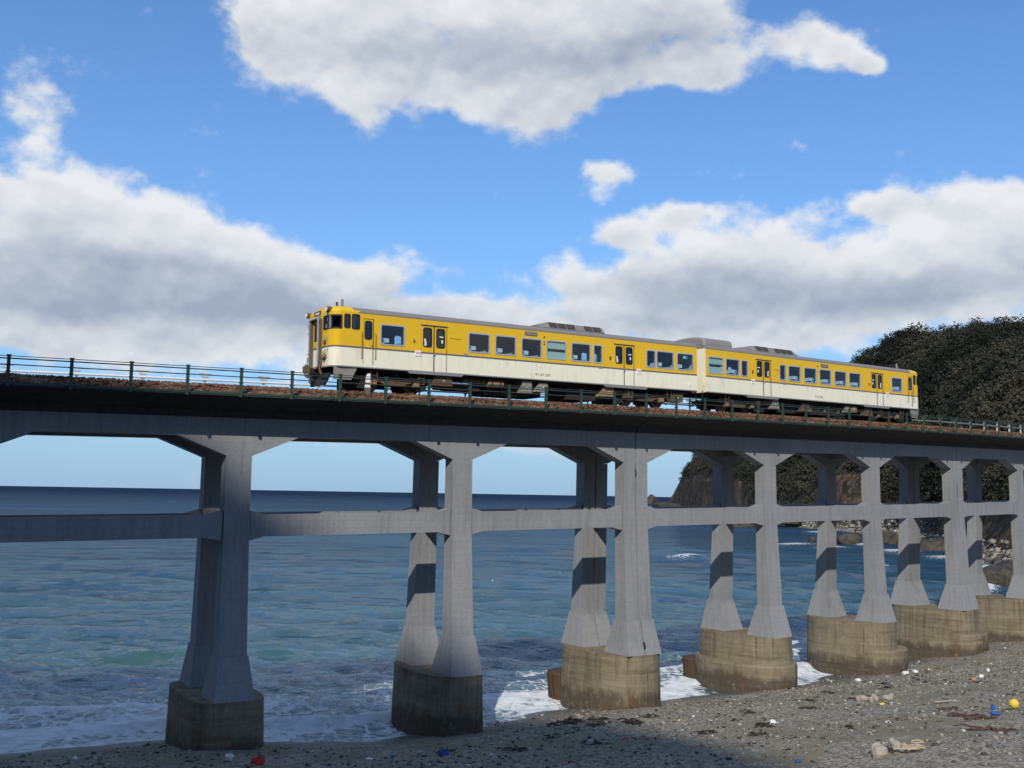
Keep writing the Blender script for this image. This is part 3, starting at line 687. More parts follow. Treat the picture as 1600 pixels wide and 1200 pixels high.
def build_rubble():
    n = 5200; az = rng.uniform(46, 62, n); r0 = shore_r(az); ap = np.interp(az, [38, 42, 47, 51, 54, 57, 62, 80], [2, 4, 7, 12, 22, 34, 30, 20])
    R = r0 - 4 + (ap + 5) * rng.random(n); Z = headland(az, R)[0]; Z = np.maximum(Z, SEA - 0.3)
    X = CAM[0] + R * np.sin(np.radians(az)); Y = CAM[1] + R * np.cos(np.radians(az)); size = 0.22 + 0.9 * rng.random(n) ** 4
    me = scatter('shore_rubble', np.stack([X, Y, Z + size * 0.15], -1), size, ['pebble'], 9)
    link('shore_rubble', me, kind='stuff', label='pale and dark rubble stones piled along the far shore', category='rubble')
build_rubble()

# ------------------------------------------------------------------ unseen steep hillside behind the road, skyline shaped to shade the near piers
def build_hillside():
    # skyline as the sun sees it: (u across the sun's direction, w height above the sun ray through the origin)
    U = [-160, -40, -9, -2.3, -1.7, 6, 12.2, 15.5, 18.8, 23, 30, 60, 160]; W = [-4, -3.5, -3.9, -4.6, -4.95, -7.6, -9.4, -12.2, -15.6, -20.5, -26, -38, -48]
    ce, se = math.cos(SUN_EL), math.sin(SUN_EL)
    u = np.arange(-150, 150, 0.5); D = np.concatenate([np.arange(50, 192, 4.0), np.arange(192, 360, 14)])
    UU, DD = np.meshgrid(u, D, indexing='ij')
    top = (np.interp(UU, U, W) + 190 * se) / ce + 0.5 * fbm(UU * 0.30, UU * 0.0 + 4, 4)
    f = np.clip((DD - 50) / 140, 0, 1); Z = -6 + (top + 6) * f ** 1.0
    Z = np.where(DD > 190, top + (DD - 190) * 0.15, Z) + 2.0 * fbm(UU * 0.08, DD * 0.08, 4) * np.clip((180 - DD) / 40, 0, 1) * f
    X = UU * SU[0] + DD * SH[0]; Y = UU * SU[1] + DD * SH[1]
    me = np_mesh('hillside', np.stack([X, Y, Z], -1).reshape(-1, 3), grid_faces(len(u), len(D)), ['headland_ground'], {'rock': np.zeros(X.size), 'apron': np.zeros(X.size)}, smooth=True)
    link('hillside', me, kind='structure')
build_hillside()

# ------------------------------------------------------------------ the viaduct
via = thing('viaduct', 'long grey concrete railway viaduct on paired columns crossing the beach', 'bridge', (0, 0, 0))
S0, LB = -3.7356, 9.9033
SA, SB = -34.0, 96.0
def sweep(mb, prof, ss, m, caps=True):
    mb.loft([[T(s, l, z) for l, z in prof] for s in ss], m, caps)
def srange(a, b, st=1.0):
    n = max(1, int(math.ceil((b - a) / st))); return [a + (b - a) * i / n for i in range(n + 1)]
NS = range(-3, 10)
def psz(n): return S0 + n * LB
def dbl(n): return n % 3 == 2
def hw(n): return 0.775 if dbl(n) else 0.5
joints = [SA] + [psz(n) for n in NS if dbl(n) and SA < psz(n) < SB] + [SB]
# deck slab with cantilevered edges, one per unit between expansion joints
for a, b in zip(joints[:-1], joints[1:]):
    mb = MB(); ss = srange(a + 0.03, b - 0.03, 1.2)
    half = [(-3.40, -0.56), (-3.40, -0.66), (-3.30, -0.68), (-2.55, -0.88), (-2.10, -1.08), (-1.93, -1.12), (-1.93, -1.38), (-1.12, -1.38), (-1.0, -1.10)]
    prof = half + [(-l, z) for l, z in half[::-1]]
    sweep(mb, prof, ss, 'shaded_deck_concrete'); obj('deck_slab', mb, via)
    for sgn in (-1, 1):
        # girders with haunches that widen onto the columns
        st = set(srange(a + 0.03, b - 0.03, 1.5))
        for n in NS:
            c = psz(n)
            for q in (-hw(n) - 1.86, -hw(n), hw(n), hw(n) + 1.86):
                if a + 0.03 < c + q < b - 0.03: st.add(c + q)
        def zb(s):
            z = -2.10
            for n in NS:
                d = abs(s - psz(n)) - hw(n)
                if d < 1.86: z = min(z, -2.10 - 0.76 * (1 - max(d, 0) / 1.86))
            return z
        mb = MB(); rings = []
        for s in sorted(st):
            z = zb(s); rings.append([T(s, sgn * 1.20, z), T(s, sgn * 1.85, z), T(s, sgn * 1.85, -1.383), T(s, sgn * 1.20, -1.383)])
        mb.loft(rings, 'concrete'); obj('girder', mb, via)
    mb = MB(); sweep(mb, [(-3.42, -0.535), (-3.42, -0.615), (-3.403, -0.615), (-3.403, -0.556), (-3.30, -0.556), (-3.30, -0.535)], ss, 'green_steel')
    obj('edge_angle', mb, via)
    mb = MB(); sweep(mb, [(3.42, -0.535), (3.42, -0.615), (3.403, -0.615), (3.403, -0.556), (3.30, -0.556), (3.30, -0.535)], ss, 'green_steel')
    obj('edge_angle', mb, via)
for n in NS:
    c = psz(n)
    if not SA < c < SB: continue
    for sgn in (-1, 1):     # longitudinal braces half way up, haunched at both ends
        a, b = c + hw(n) + 0.03, psz(n + 1) - hw(n + 1) - 0.03
        if b > SB: continue
        mb = MB(); rings = []
        for s, zt, z0 in [(a, -4.98, -6.15), (a + 0.62, -5.15, -6.0)] + [(s, -5.15, -6.0) for s in srange(a + 0.62, b - 0.62, 2)[1:-1]] + [(b - 0.62, -5.15, -6.0), (b, -4.98, -6.15)]:
            rings.append([T(s, sgn * 1.30, z0), T(s, sgn * 1.80, z0), T(s, sgn * 1.80, zt), T(s, sgn * 1.30, zt)])
        mb.loft(rings, 'concrete'); obj('brace', mb, via)
def column_mb(x0, x1, sgn, flare_in):
    """column with battered faces and a flared foot; x0..x1 along the track"""
    mb = MB()
    def ring(xa, xb, li, lo, z): 
        a, b = (li, lo) if sgn > 0 else (-lo, -li)
        return [(xa, a, z), (xb, a, z), (xb, b, z), (xa, b, z)]
    mb.loft([ring(x0, x1, 1.20, 1.85, -2.863), ring(x0, x1, 1.22, 1.88, -5.2), ring(x0, x1, 1.24, 1.90, -6.0), ring(x0 - 0.03, x1 + 0.03, 1.34, 2.17, -10.45)], 'concrete')
    return mb
def foot_mb(x0, x1, sgn, g0, g1):
    mb = MB()
    def ring(xa, xb, li, lo, z):
        a, b = (li, lo) if sgn > 0 else (-lo, -li)
        return [(xa, a, z), (xb, a, z), (xb, b, z), (xa, b, z)]
    mb.loft([ring(x0 - 0.07 * g0, x1 + 0.07 * g1, 1.28, 2.24, -10.452), ring(x0 - 0.09 * g0, x1 + 0.09 * g1, 1.26, 2.27, -10.60), ring(x0 - 0.28 * g0, x1 + 0.28 * g1, 0.80, 2.62, -12.06)], 'concrete')
    return mb
def stad(hx, hy, z, ex=2.7, n=40, x0=0, y0=0):
    out = []
    for k in range(n):
        t = 2 * PI * k / n; c, s = math.cos(t), math.sin(t)
        out.append((x0 + hx * math.copysign(abs(c) ** (2 / ex), c), y0 + hy * math.copysign(abs(s) ** (2 / ex), s), z))
    return out
for n in NS:
    c = psz(n)
    if not SA < c < SB - 2: continue
    pier = empty('pier', via, T(c, 0, 0), (0, 0, K * c))
    if n == 2: pier['label'] = 'twin-column pier split by a dark expansion joint'
    zg = -15.6
    hx = 1.42 if n < 2 else 1.66
    if dbl(n): hx += 0.12
    hy = 2.72; ex = 4.2 if n == 0 else 2.6
    mb = MB(); mb.loft([stad(hx, hy, -12.062, ex), stad(hx, hy, -12.2, ex), stad(hx * 1.03, hy * 1.015, -13.4, ex), stad(hx * 1.06, hy * 1.03, zg, ex)], 'base_concrete')
    obj('foundation', mb, pier)
    # pour lines and ledges differ from pier to pier
    if n in (3,):
        mb = MB(); mb.loft([stad(hx * 1.16, hy * 1.10, -13.45, 2.4), stad(hx * 1.18, hy * 1.12, -13.62, 2.4), stad(hx * 1.16, hy * 1.10, zg, 2.4)], 'base_concrete'); obj('foundation_ledge', mb, pier)
    if n in (4, 5, 7):
        mb = MB(); mb.loft([stad(hx * 0.98, 1.35, -13.55, 2.8, x0=0.18, y0=-1.75), stad(hx * 1.0, 1.42, -13.7, 2.8, x0=0.18, y0=-1.75), stad(hx * 1.0, 1.45, zg, 2.8, x0=0.18, y0=-1.75)], 'base_concrete'); obj('foundation_ledge', mb, pier)
    if n in (2, 3):
        mb = MB(); zt = -13.55 if n == 2 else -13.75
        mb.loft([stad(0.75, 0.8, zt, 2.3, x0=-0.6, y0=3.0), stad(0.8, 0.85, zt - 0.12, 2.3, x0=-0.6, y0=3.0), stad(0.65, 0.7, zg, 2.3, x0=-0.6, y0=3.0)], 'rusty_concrete'); obj('foundation_nib', mb, pier, label='rust-stained concrete nib on the sea side of the foundation')
    if n >= 0:
        mb = MB(); q = [stad(hx * 1.012 + 0.015, hy * 1.006 + 0.015, z, ex) for z in (-12.83, -12.86)]
        mb.loft(q, 'base_concrete'); obj('pour_line', mb, pier)
    spans = [(-0.775, -0.04, 1, 0), (0.04, 0.775, 0, 1)] if dbl(n) else [(-0.5, 0.5, 1, 1)]
    for sgn in (-1, 1):
        for (xa, xb, g0, g1) in spans:
            obj('column', column_mb(xa, xb, sgn, 0), pier)
            obj('column_foot', foot_mb(xa, xb, sgn, g0, g1), pier)
    mb = MB()
    w = 0.35
    mb.loft([[(-w, -1.195, z0), (w, -1.195, z0), (w, 1.195, z0), (-w, 1.195, z0)] for z0 in (-2.35, -1.39)], 'concrete'); obj('cross_beam', mb, pier)
    mb = MB(); mb.loft([[(-w, -1.215, z0), (w, -1.215, z0), (w, 1.215, z0), (-w, 1.215, z0)] for z0 in (-5.95, -5.2)], 'concrete'); obj('cross_beam', mb, pier)
    if dbl(n):      # crumbled edges of the open joint
        r = random.Random(n)
        for (z, hgt, wd) in ([(-3.3, 0.5, 0.05), (-9.2, 0.35, 0.06), (-10.0, 0.3, 0.09), (-11.6, 0.35, 0.06)] if n == 2 else [(-4.2, 1.0, 0.12), (-8.9, 0.4, 0.06)]):
            lo = 1.86 + max(0, (-z - 6.0)) * 0.06 + (0.13 + (-z - 10.6) * 0.24 if z < -10.5 else 0)
            mb = MB(); mb.add([(-0.025, -lo, z + hgt / 2), (wd * 1.3, -lo - 0.004, z - hgt * 0.2), (wd, -lo - 0.004, z - hgt / 2), (-0.03, -lo - 0.004, z - hgt / 2), (0, -lo + 0.3, z)], [(0, 3, 2, 1), (0, 1, 4), (1, 2, 4), (2, 3, 4), (3, 0, 4)], 'crack')
            obj('spalled_patch', mb, pier)

# ------------------------------------------------------------------ track bed
def build_ballast():
    ss = np.arange(SA, SB, 0.11); prof_l = np.concatenate([np.linspace(-3.24, -2.2, 14), np.linspace(-2.0, 2.0, 15), np.linspace(2.2, 3.24, 14)])
    S, L = np.meshgrid(ss, prof_l, indexing='ij')
    Z = np.interp(np.abs(L), [0, 2.15, 2.45, 3.15, 3.24], [-0.17, -0.14, -0.19, -0.50, -0.555])
    Z = Z + np.where(np.abs(L) < 3.2, 0.055 * fbm(S * 3.1, L * 3.1, 3) + 0.05 * fbm(S * 0.6, L * 0.4 + 7, 3), 0)
    th = K * S; X = np.sin(th) / K - np.sin(th) * L; Y = (1 - np.cos(th)) / K + np.cos(th) * L
    me = np_mesh('ballast', np.stack([X, Y, Z + GR * S], -1).reshape(-1, 3), grid_faces(len(ss), len(prof_l)), ['ballast'])
    link('ballast', me, kind='stuff', label='rusty brown ballast heaped along the viaduct deck', category='ballast')
    n = 9000; s = rng.uniform(-22, 70, n); l = -rng.uniform(2.1, 3.2, n)
    z = np.interp(np.abs(l), [0, 2.15, 2.45, 3.15, 3.24], [-0.17, -0.14, -0.19, -0.50, -0.555]); th = K * s
    P = np.stack([np.sin(th) / K - np.sin(th) * l, (1 - np.cos(th)) / K + np.cos(th) * l, z + GR * s + 0.01], -1)
    o = link('ballast_stones', scatter('ballast_stones', P, rng.uniform(0.03, 0.065, n), ['ballast'], 3), kind='stuff', label='single rusty stones on the shoulder of the ballast', category='ballast')
build_ballast()
trk = thing('railway_track', 'single railway track of two steel rails on the viaduct', 'track')
for sgn in (-1, 1):
    mb = MB(); pr = [(-0.06, -0.15), (0.06, -0.15), (0.06, -0.135), (0.012, -0.12), (0.012, -0.04), (0.033, -0.03), (0.033, 0.0), (-0.033, 0.0), (-0.033, -0.03), (-0.012, -0.04), (-0.012, -0.12), (-0.06, -0.135)]
    sweep(mb, [(l + sgn * 0.565, z) for l, z in pr], srange(SA, SB, 1.5), 'rail_steel'); obj('rail', mb, trk)
mb = MB(); s = SA + 0.3
while s < SB: 
    a = [T(s + dx, l, z) for z in (-0.27, -0.152) for dx, l in ((-0.11, -1.05), (0.11, -1.05), (0.11, 1.05), (-0.11, 1.05))]; mb.hexa(a, 'rust_brown'); s += 0.62
obj('sleepers', mb, trk, kind='stuff')

# railings on both edges
def railing(lat, label, name='railing'):
    r = thing(name, label, 'railing')
    sg = -1 if lat < 0 else 1
    mb = MB(); f = lat + sg * 0.035
    mb.box(-0.055, 0.055, -0.035, 0.035, -0.70, 0.38, 'green_steel')
    for z in (0.27, 0.06, -0.16): mb.box(-0.075, 0.075, -0.05, 0.05, z - 0.022, z + 0.022, 'green_steel')
    mb.box(-0.075, 0.075, -0.05, 0.05, 0.36, 0.40, 'green_steel')
    me = mb.mesh('post'); fix_normals(me); k = 0
    s = -12.09 - 1.957 * 11
    while s < SB:
        o = link('post', me, r); o.location = T(s, f + sg * 0.03, 0); o.rotation_euler = (0, 0, K * s); s += 1.957
    for z, rad in ((0.355, 0.014), (0.27, 0.024), (0.06, 0.020)):
        mb = MB(); mb.tube([T(s, f, z) for s in srange(SA, SB, 2.0)], rad, 'dark_wire', 5); obj('rail_wire' if rad < 0.016 else 'rail_bar', mb, r)
    return r
railing(-3.4, 'green steel post and wire railing along the near edge of the viaduct deck')
railing(3.4, 'green steel railing along the seaward edge of the viaduct deck, behind the train')
# cable conduit with T-shaped stands on the far side
cdt = thing('cable_conduit', 'white cable pipe on short T-topped stands along the seaward side of the track', 'pipe')
mb = MB(); mb.tube([T(s, 2.95, 0.47 + 0.0055 * (s + 10)) for s in srange(SA, SB, 2)], 0.045, 'white_pipe', 8); obj('pipe', mb, cdt)
mb = MB(); mb.box(-0.035, 0.035, -0.035, 0.035, -0.55, 0.78, 'white_pipe'); mb.box(-0.26, 0.26, -0.05, 0.05, 0.70, 0.745, 'bracket_steel'); mb.box(-0.15, 0.15, -0.05, 0.05, 0.58, 0.62, 'bracket_steel'); mb.box(-0.07, 0.07, -0.06, 0.06, 0.40, 0.52, 'bracket_steel')
me = mb.mesh('stand'); fix_normals(me)
s = -9.17 - 2.61 * 9
while s < SB:
    o = link('stand', me, cdt); p = T(s, 3.0, 0.0055 * (s + 10)); o.location = p; o.rotation_euler = (0, 0, K * s); s += 2.61
# white marker post by the track
mp = thing('marker_post', 'white track marker post with dark foot beside the front of the train', 'marker', T(1.18, -2.62, 0), K)
mb = MB(); mb.loft([[(-0.10 + q, -0.06, z), (0.10 - q * 0.2, -0.06, z), (0.10 - q * 0.2, 0.06, z), (-0.10 + q, 0.06, z)] for z, q in ((0.0, 0), (0.45, 0.04), (0.58, 0.11))], 'white_paint'); obj('post_body', mb, mp)
mb = MB(); mb.box(-0.105, 0.105, -0.065, 0.065, -0.50, -0.002, 'stripe_grey'); obj('post_foot', mb, mp)
mb = MB(); mb.box(-0.112, 0.112, -0.07, 0.07, 0.17, 0.20, 'letter_black'); obj('band', mb, mp)

# ------------------------------------------------------------------ the two railcars
L = 20.8
PATH = []                           # half plan of the body: (x, y, u), u = x along the side
_arc = 0.45 * PI / 2
for y in (0, 0.3, 0.6, 0.85, 1.0): PATH.append((0.0 + 0.03 * (y / 1.0) ** 2, y, 0.45 - _arc - 1.0 + y))
for k in range(1, 8):
    t = k / 8 * PI / 2; PATH.append((0.48 - 0.45 * math.cos(t), 1.0 + 0.45 * math.sin(t), 0.45 - _arc + _arc * k / 8))
PATH.append((0.48, 1.45, 0.45))
for x in (1.0, 1.3): PATH.append((x, 1.45, x))
PATH += [(L, 1.45, L), (L, 0, L + 1.45)]
PU = [p[2] for p in PATH]
U0 = PU[0]
def at_u(u, off=0.0, side=-1):
    """point on the body's plan at arc length u, pushed outwards by off"""
    u = min(max(u, PU[0]), PU[-1] - 1e-6); i = max(0, int(np.searchsorted(PU, u, side='right')) - 1); i = min(i, len(PU) - 2)
    a, b = PATH[i], PATH[i + 1]; t = (u - a[2]) / (b[2] - a[2]); x = a[0] + (b[0] - a[0]) * t; y = a[1] + (b[1] - a[1]) * t
    dx, dy = b[0] - a[0], b[1] - a[1]; q = math.hypot(dx, dy); nx, ny = -dy / q, dx / q
    return x + nx * off, side * (y + ny * off)
def rrect(u0, u1, z0, z1, r, n=4):
    pts = []
    for (cx, cz, a0) in ((u1 - r, z1 - r, 0), (u0 + r, z1 - r, 90), (u0 + r, z0 + r, 180), (u1 - r, z0 + r, 270)):
        for k in range(n + 1):
            a = math.radians(a0 + 90 * k / n); pts.append((cx + r * math.cos(a), cz + r * math.sin(a)))
    return pts
def zbands(u): return [0.95, 1.0, 1.77, 1.85, 3.30]
def band_mat(z): return 'sill_grey' if z < 1.0 else 'cream_paint' if z < 1.77 else 'stripe_grey' if z < 1.85 else 'yellow_paint'
def build_car(root, near, far, flip, number, units):
    """near/far: lists of (kind, u0, u1, z0, z1) openings"""
    xf = (lambda x, y, z: (L - x, y, z)) if flip else None
    def put(name, mb, parent=root, **kw): return obj(name, mb, parent, xf, flip, **kw)
    def shell(mb, ops, side, off=0.0, inner=None, ua=U0, ub=None):
        ub = PU[-1] if ub is None else ub
        us = sorted({round(u, 4) for u in PU if ua <= u <= ub} | {round(q, 4) for o in ops for q in (o[1], o[2])})
        zs = sorted({0.95, 1.0, 1.77, 1.85, 2.4, 3.30} | {round(q, 4) for o in ops for q in (o[3], o[4])})
        P = {}
        for i in range(len(us) - 1):
            um = (us[i] + us[i + 1]) / 2
            for j in range(len(zs) - 1):
                zm = (zs[j] + zs[j + 1]) / 2
                if any(o[1] < um < o[2] and o[3] < zm < o[4] for o in ops): continue
                q = []
                for (u, z) in ((us[i], zs[j]), (us[i + 1], zs[j]), (us[i + 1], zs[j + 1]), (us[i], zs[j + 1])):
                    x, y = at_u(u if u < PU[-1] else PU[-1] - 1e-6, off, side)
                    if um > L: x = L + off
                    q.append((x, y, z))
                m = inner or (band_mat(zm) if um < L else 'cream_paint')
                mb.add(q, [(0, 1, 2, 3)], m)
    body = MB(); lining = MB()
    for side, ops in ((-1, near), (1, far)):
        shell(body, ops, side); shell(lining, ops, side, -0.07, 'interior_panel', 1.0, L - 0.02)
    # roof: rows drawn in from the plan
    full = [(x, -y) for x, y, u in PATH] + [(x, y) for x, y, u in PATH[::-1]][1:-1]
    rows = [(0.0, 3.30), (0.03, 3.38), (0.11, 3.46), (0.30, 3.545), (0.65, 3.61), (1.05, 3.645), (1.42, 3.66)]
    def rowpts(d, z):
        out = []
        for x, y in full:
            yy = y * (1.45 - d) / 1.45; xx = x + (d * 0.62 if x < 1.0 else 0) * (1 if x < 0.9 else 0)
            out.append((min(xx, L), yy, z))
        return out
    roof = MB(); R = [rowpts(d, z) for d, z in rows]; n = len(full)
    for i in range(len(R) - 1):
        for j in range(n):
            k = (j + 1) % n; xm = (R[i][j][0] + R[i][k][0]) / 2
            front = xm < (1.35 - 0.25 * i)
            tgt = body if front else roof
            tgt.add([R[i][j], R[i][k], R[i + 1][k], R[i + 1][j]], [(0, 1, 2, 3)], 'yellow_paint' if front else 'roof_grey')
    roof.add(R[-1], [tuple(range(n))], 'roof_grey')
    for sd_ in (-1, 1): roof.box(1.2, L, sd_ * 1.45 - 0.012, sd_ * 1.45 + 0.018, 3.285, 3.32, 'roof_grey')
    b = put('body', body); put('roof', roof); put('interior_lining', lining, b)
    me = b.data
    # deeper grey sills below the doors, with slanted ends
    for k, (ua, ub) in enumerate([(o[1] - 0.75, o[2] + 0.95) for o in near if o[0] == 'door'] * 2):
        sd_ = -1 if k < 2 else 1
        mb = MB(); y0, y1 = sd_ * 1.452, sd_ * 1.30
        mb.loft([[(ua, y, 1.005), (ub, y, 1.005), (ub - 0.18, y, 0.86), (ua + 0.18, y, 0.86)] for y in (y0 - sd_ * 0.15, y0 + sd_ * 0.008)], 'sill_grey'); put('door_sill', mb)
    fl = MB(); fl.box(0.5, L - 0.03, -1.375, 1.375, 1.08, 1.24, 'interior_floor'); put('floor', fl)
    ce = MB(); ce.box(1.0, L - 0.03, -1.37, 1.37, 3.12, 3.16, 'interior_panel'); ce.box(1.02, 1.06, -1.37, 1.37, 1.24, 3.12, 'interior_panel')
    for y in (-1.15, 1.15): ce.box(2.0, L - 0.4, y - 0.16, y + 0.16, 2.92, 2.95, 'interior_floor')
    put('ceiling', ce)
    def ring(mb, side, u0, u1, z0, z1, lip, r, d0, d1, m, curved=False):
        o = rrect(u0 - lip, u1 + lip, z0 - lip, z1 + lip, 0.04 if r < 0.08 else r * 0.8); i_ = rrect(u0 + 0.025, u1 - 0.025, z0 + 0.025, z1 - 0.025, r)
        def pp(lst, d): return [(*at_u(u, d, side), z) for u, z in lst]
        A, B, C_, D_ = pp(o, -0.01), pp(o, d0), pp(i_, d0), pp(i_, d1)
        n = len(o); vs = A + B + C_ + D_; fs = []
        for q in range(3):
            for j in range(n): k = (j + 1) % n; fs.append((q * n + j, q * n + k, (q + 1) * n + k, (q + 1) * n + j))
        mb.add(vs, fs, m)
        return i_
    def pane(side, u0, u1, z0, z1, d, m='window_glass', cols=1):
        mb = MB()
        for c in range(cols):
            a, b_ = u0 + (u1 - u0) * c / cols, u0 + (u1 - u0) * (c + 1) / cols
            xa, ya = at_u(a + 1e-5, d, side); xb, yb = at_u(b_ - 1e-5, d, side); xc, yc = at_u(a + 1e-5, d - 0.008, side); xd, yd = at_u(b_ - 1e-5, d - 0.008, side)
            mb.hexa([(xa, ya, z0), (xb, yb, z0), (xd, yd, z0), (xc, yc, z0), (xa, ya, z1), (xb, yb, z1), (xd, yd, z1), (xc, yc, z1)], m)
        return mb
    for side, ops in ((-1, near), (1, far)):
        for (kind, u0, u1, z0, z1) in ops:
            if kind in ('win', 'green', 'exit'):
                mb = MB(); ring(mb, side, u0, u1, z0, z1, 0.035, 0.09, 0.016, -0.065, 'aluminium'); w = put('window', mb)
                if kind == 'green':
                    zm = z0 + (z1 - z0) * 0.52
                    put('blind', pane(side, u0, u1, z0 + 0.03, zm - 0.10, -0.045, 'blind_green'), w); put('blind', pane(side, u0, u1, zm + 0.04, z1 - 0.06, -0.045, 'blind_green'), w)
                    q = MB(); x0, y0 = at_u(u0, -0.035, side); q.box(u0, u1, min(y0, y0 + 0.02), max(y0, y0 + 0.02), zm - 0.02, zm + 0.02, 'black_rubber'); put('sash_bar', q, w)
                put('pane', pane(side, u0, u1, z0, z1, -0.03), w)
                if side > 0: put('blind', pane(side, u0, u1, z0 + 0.03 + 0.2 * (int(u0 * 7) % 3 == 0), z1 - 0.03, -0.05, 'interior_floor'), w)  # added blinds that keep the sky behind out, so the car looks dark inside
                if kind == 'exit':
                    q = MB(); y0 = at_u(u0 + 0.3, -0.05, side)[1]; q.box((u0 + u1) / 2 - 0.12, (u0 + u1) / 2 + 0.2, y0 - 0.01, y0 + 0.01, z1 - 0.27, z1 - 0.1, 'sign_green'); q.box((u0 + u1) / 2 - 0.06, (u0 + u1) / 2 + 0.04, y0 - 0.016, y0 + 0.016, z1 - 0.24, z1 - 0.13, 'head_cover'); put('exit_sign', q, w)
            elif kind == 'cab':
                mb = MB(); ring(mb, side, u0, u1, z0, z1, 0.03, 0.10, 0.012, -0.05, 'black_rubber'); w = put('cab_window', mb); put('pane', pane(side, u0, u1, z0, z1, -0.02, cols=3), w)
            elif kind == 'wind':
                mb = MB()
                # curved windscreen: black rubber surround in short pieces
                K_ = 10
                for c in range(K_):
                    a, b_ = u0 + (u1 - u0) * c / K_, u0 + (u1 - u0) * (c + 1) / K_
                    for (za, zb_) in ((z0 - 0.03, z0 + 0.035), (z1 - 0.035, z1 + 0.03)):
                        v = [(*at_u(a, 0.012, side), za), (*at_u(b_, 0.012, side), za), (*at_u(b_, 0.012, side), zb_), (*at_u(a, 0.012, side), zb_)]
                        v2 = [(*at_u(a, -0.05, side), za), (*at_u(b_, -0.05, side), za), (*at_u(b_, -0.05, side), zb_), (*at_u(a, -0.05, side), zb_)]
                        mb.hexa([v[0], v[1], v2[1], v2[0], v[3], v[2], v2[2], v2[3]], 'black_rubber')
                for a, b_ in ((u0 - 0.03, u0 + 0.035), (u1 - 0.035, u1 + 0.03)):
                    v = [(*at_u(a, 0.012, side), z0), (*at_u(b_, 0.012, side), z0), (*at_u(b_, -0.05, side), z0), (*at_u(a, -0.05, side), z0)]
                    mb.hexa(v + [(x, y, z1) for x, y, z in v], 'black_rubber')
                w = put('windscreen', mb); put('pane', pane(side, u0, u1, z0, z1, -0.02, cols=8), w)
                um = u0 + (u1 - u0) * 0.52; q = MB(); v = [(*at_u(um - 0.025, 0.018, side), z0), (*at_u(um + 0.025, 0.018, side), z0), (*at_u(um + 0.025, -0.05, side), z0), (*at_u(um - 0.025, -0.05, side), z0)]
                q.hexa(v + [(x, y, z1) for x, y, z in v], 'aluminium'); put('pillar', q, w)
                q = MB(); q.tube([(*at_u(u0 + 0.25, 0.04, side), z0 - 0.07), (*at_u(u0 + 0.45, 0.03, side), z0 + 0.38)], 0.012, 'black_rubber', 5); put('wiper', q, w)
            elif kind in ('door', 'crew'):
                leaves = [(u0, (u0 + u1) / 2 - 0.012), ((u0 + u1) / 2 + 0.012, u1)] if kind == 'door' else [(u0 + 0.01, u1 - 0.01)]
                for (a, b_) in leaves:
                    m = (a + b_) / 2
                    wo = ('w', m - 0.20, m + 0.20, 2.09, 2.92) if kind == 'door' else ('w', m - 0.155, m + 0.155, 2.2, 2.96)
                    mb = MB(); dd_ = -0.028
                    us = [a, wo[1], wo[2], b_]; zs = sorted({z0, 1.0, 1.77, 1.85, wo[3], wo[4], z1} - ({1.0} if z0 > 1.0 else set()))
                    for i in range(3):
                        for j in range(len(zs) - 1):
                            zm = (zs[j] + zs[j + 1]) / 2
                            if i == 1 and wo[3] < zm < wo[4]: continue
                            mb.add([(*at_u(u, dd_, side), z) for u, z in ((us[i], zs[j]), (us[i + 1], zs[j]), (us[i + 1], zs[j + 1]), (us[i], zs[j + 1]))], [(0, 1, 2, 3)], band_mat(zm))
                    # dark edges round the leaf
                    y_o = at_u(a, dd_ + 0.004, side)[1]; y_i = at_u(a, dd_ - 0.05, side)[1]
                    for (p, q_) in ((a, a + 0.014), (b_ - 0.014, b_)): mb.box(p, q_, min(y_o, y_i), max(y_o, y_i), z0, z1, 'black_rubber')
                    mb.box(a, b_, min(y_o, y_i), max(y_o, y_i), z1 - 0.016, z1, 'black_rubber')
                    dl = put('door', mb)
                    fr = MB(); o = rrect(wo[1] - 0.03, wo[2] + 0.03, wo[3] - 0.03, wo[4] + 0.03, 0.11); i_ = rrect(wo[1] + 0.02, wo[2] - 0.02, wo[3] + 0.02, wo[4] - 0.02, 0.10)
                    nn = len(o); vs = [(*at_u(u, dd_ + 0.01, side), z) for u, z in o] + [(*at_u(u, dd_ + 0.01, side), z) for u, z in i_] + [(*at_u(u, dd_ - 0.03, side), z) for u, z in i_]
                    fr.add(vs, [(q * nn + j, q * nn + (j + 1) % nn, (q + 1) * nn + (j + 1) % nn, (q + 1) * nn + j) for q in range(2) for j in range(nn)], 'black_rubber'); put('window_seal', fr, dl)
                    put('pane', pane(side, wo[1], wo[2], wo[3], wo[4], dd_ - 0.015), dl)
                    st_ = MB(); xs, ys = at_u(m + (0.09 if a > u0 + 0.1 or kind == 'crew' else -0.12), dd_ - 0.008, side)
                    if kind == 'door':
                        st_.box(xs - 0.04, xs + 0.04, ys - 0.003, ys + 0.003, 2.30, 2.44, 'white_paint'); st_.box(m - 0.14, m - 0.05, ys - 0.003, ys + 0.003, 2.13, 2.34, 'white_paint') if a < u0 + 0.1 else st_.box(m - 0.05, m + 0.15, ys - 0.003, ys + 0.003, 2.55, 2.60, 'white_paint')
                        put('sticker', st_, dl)
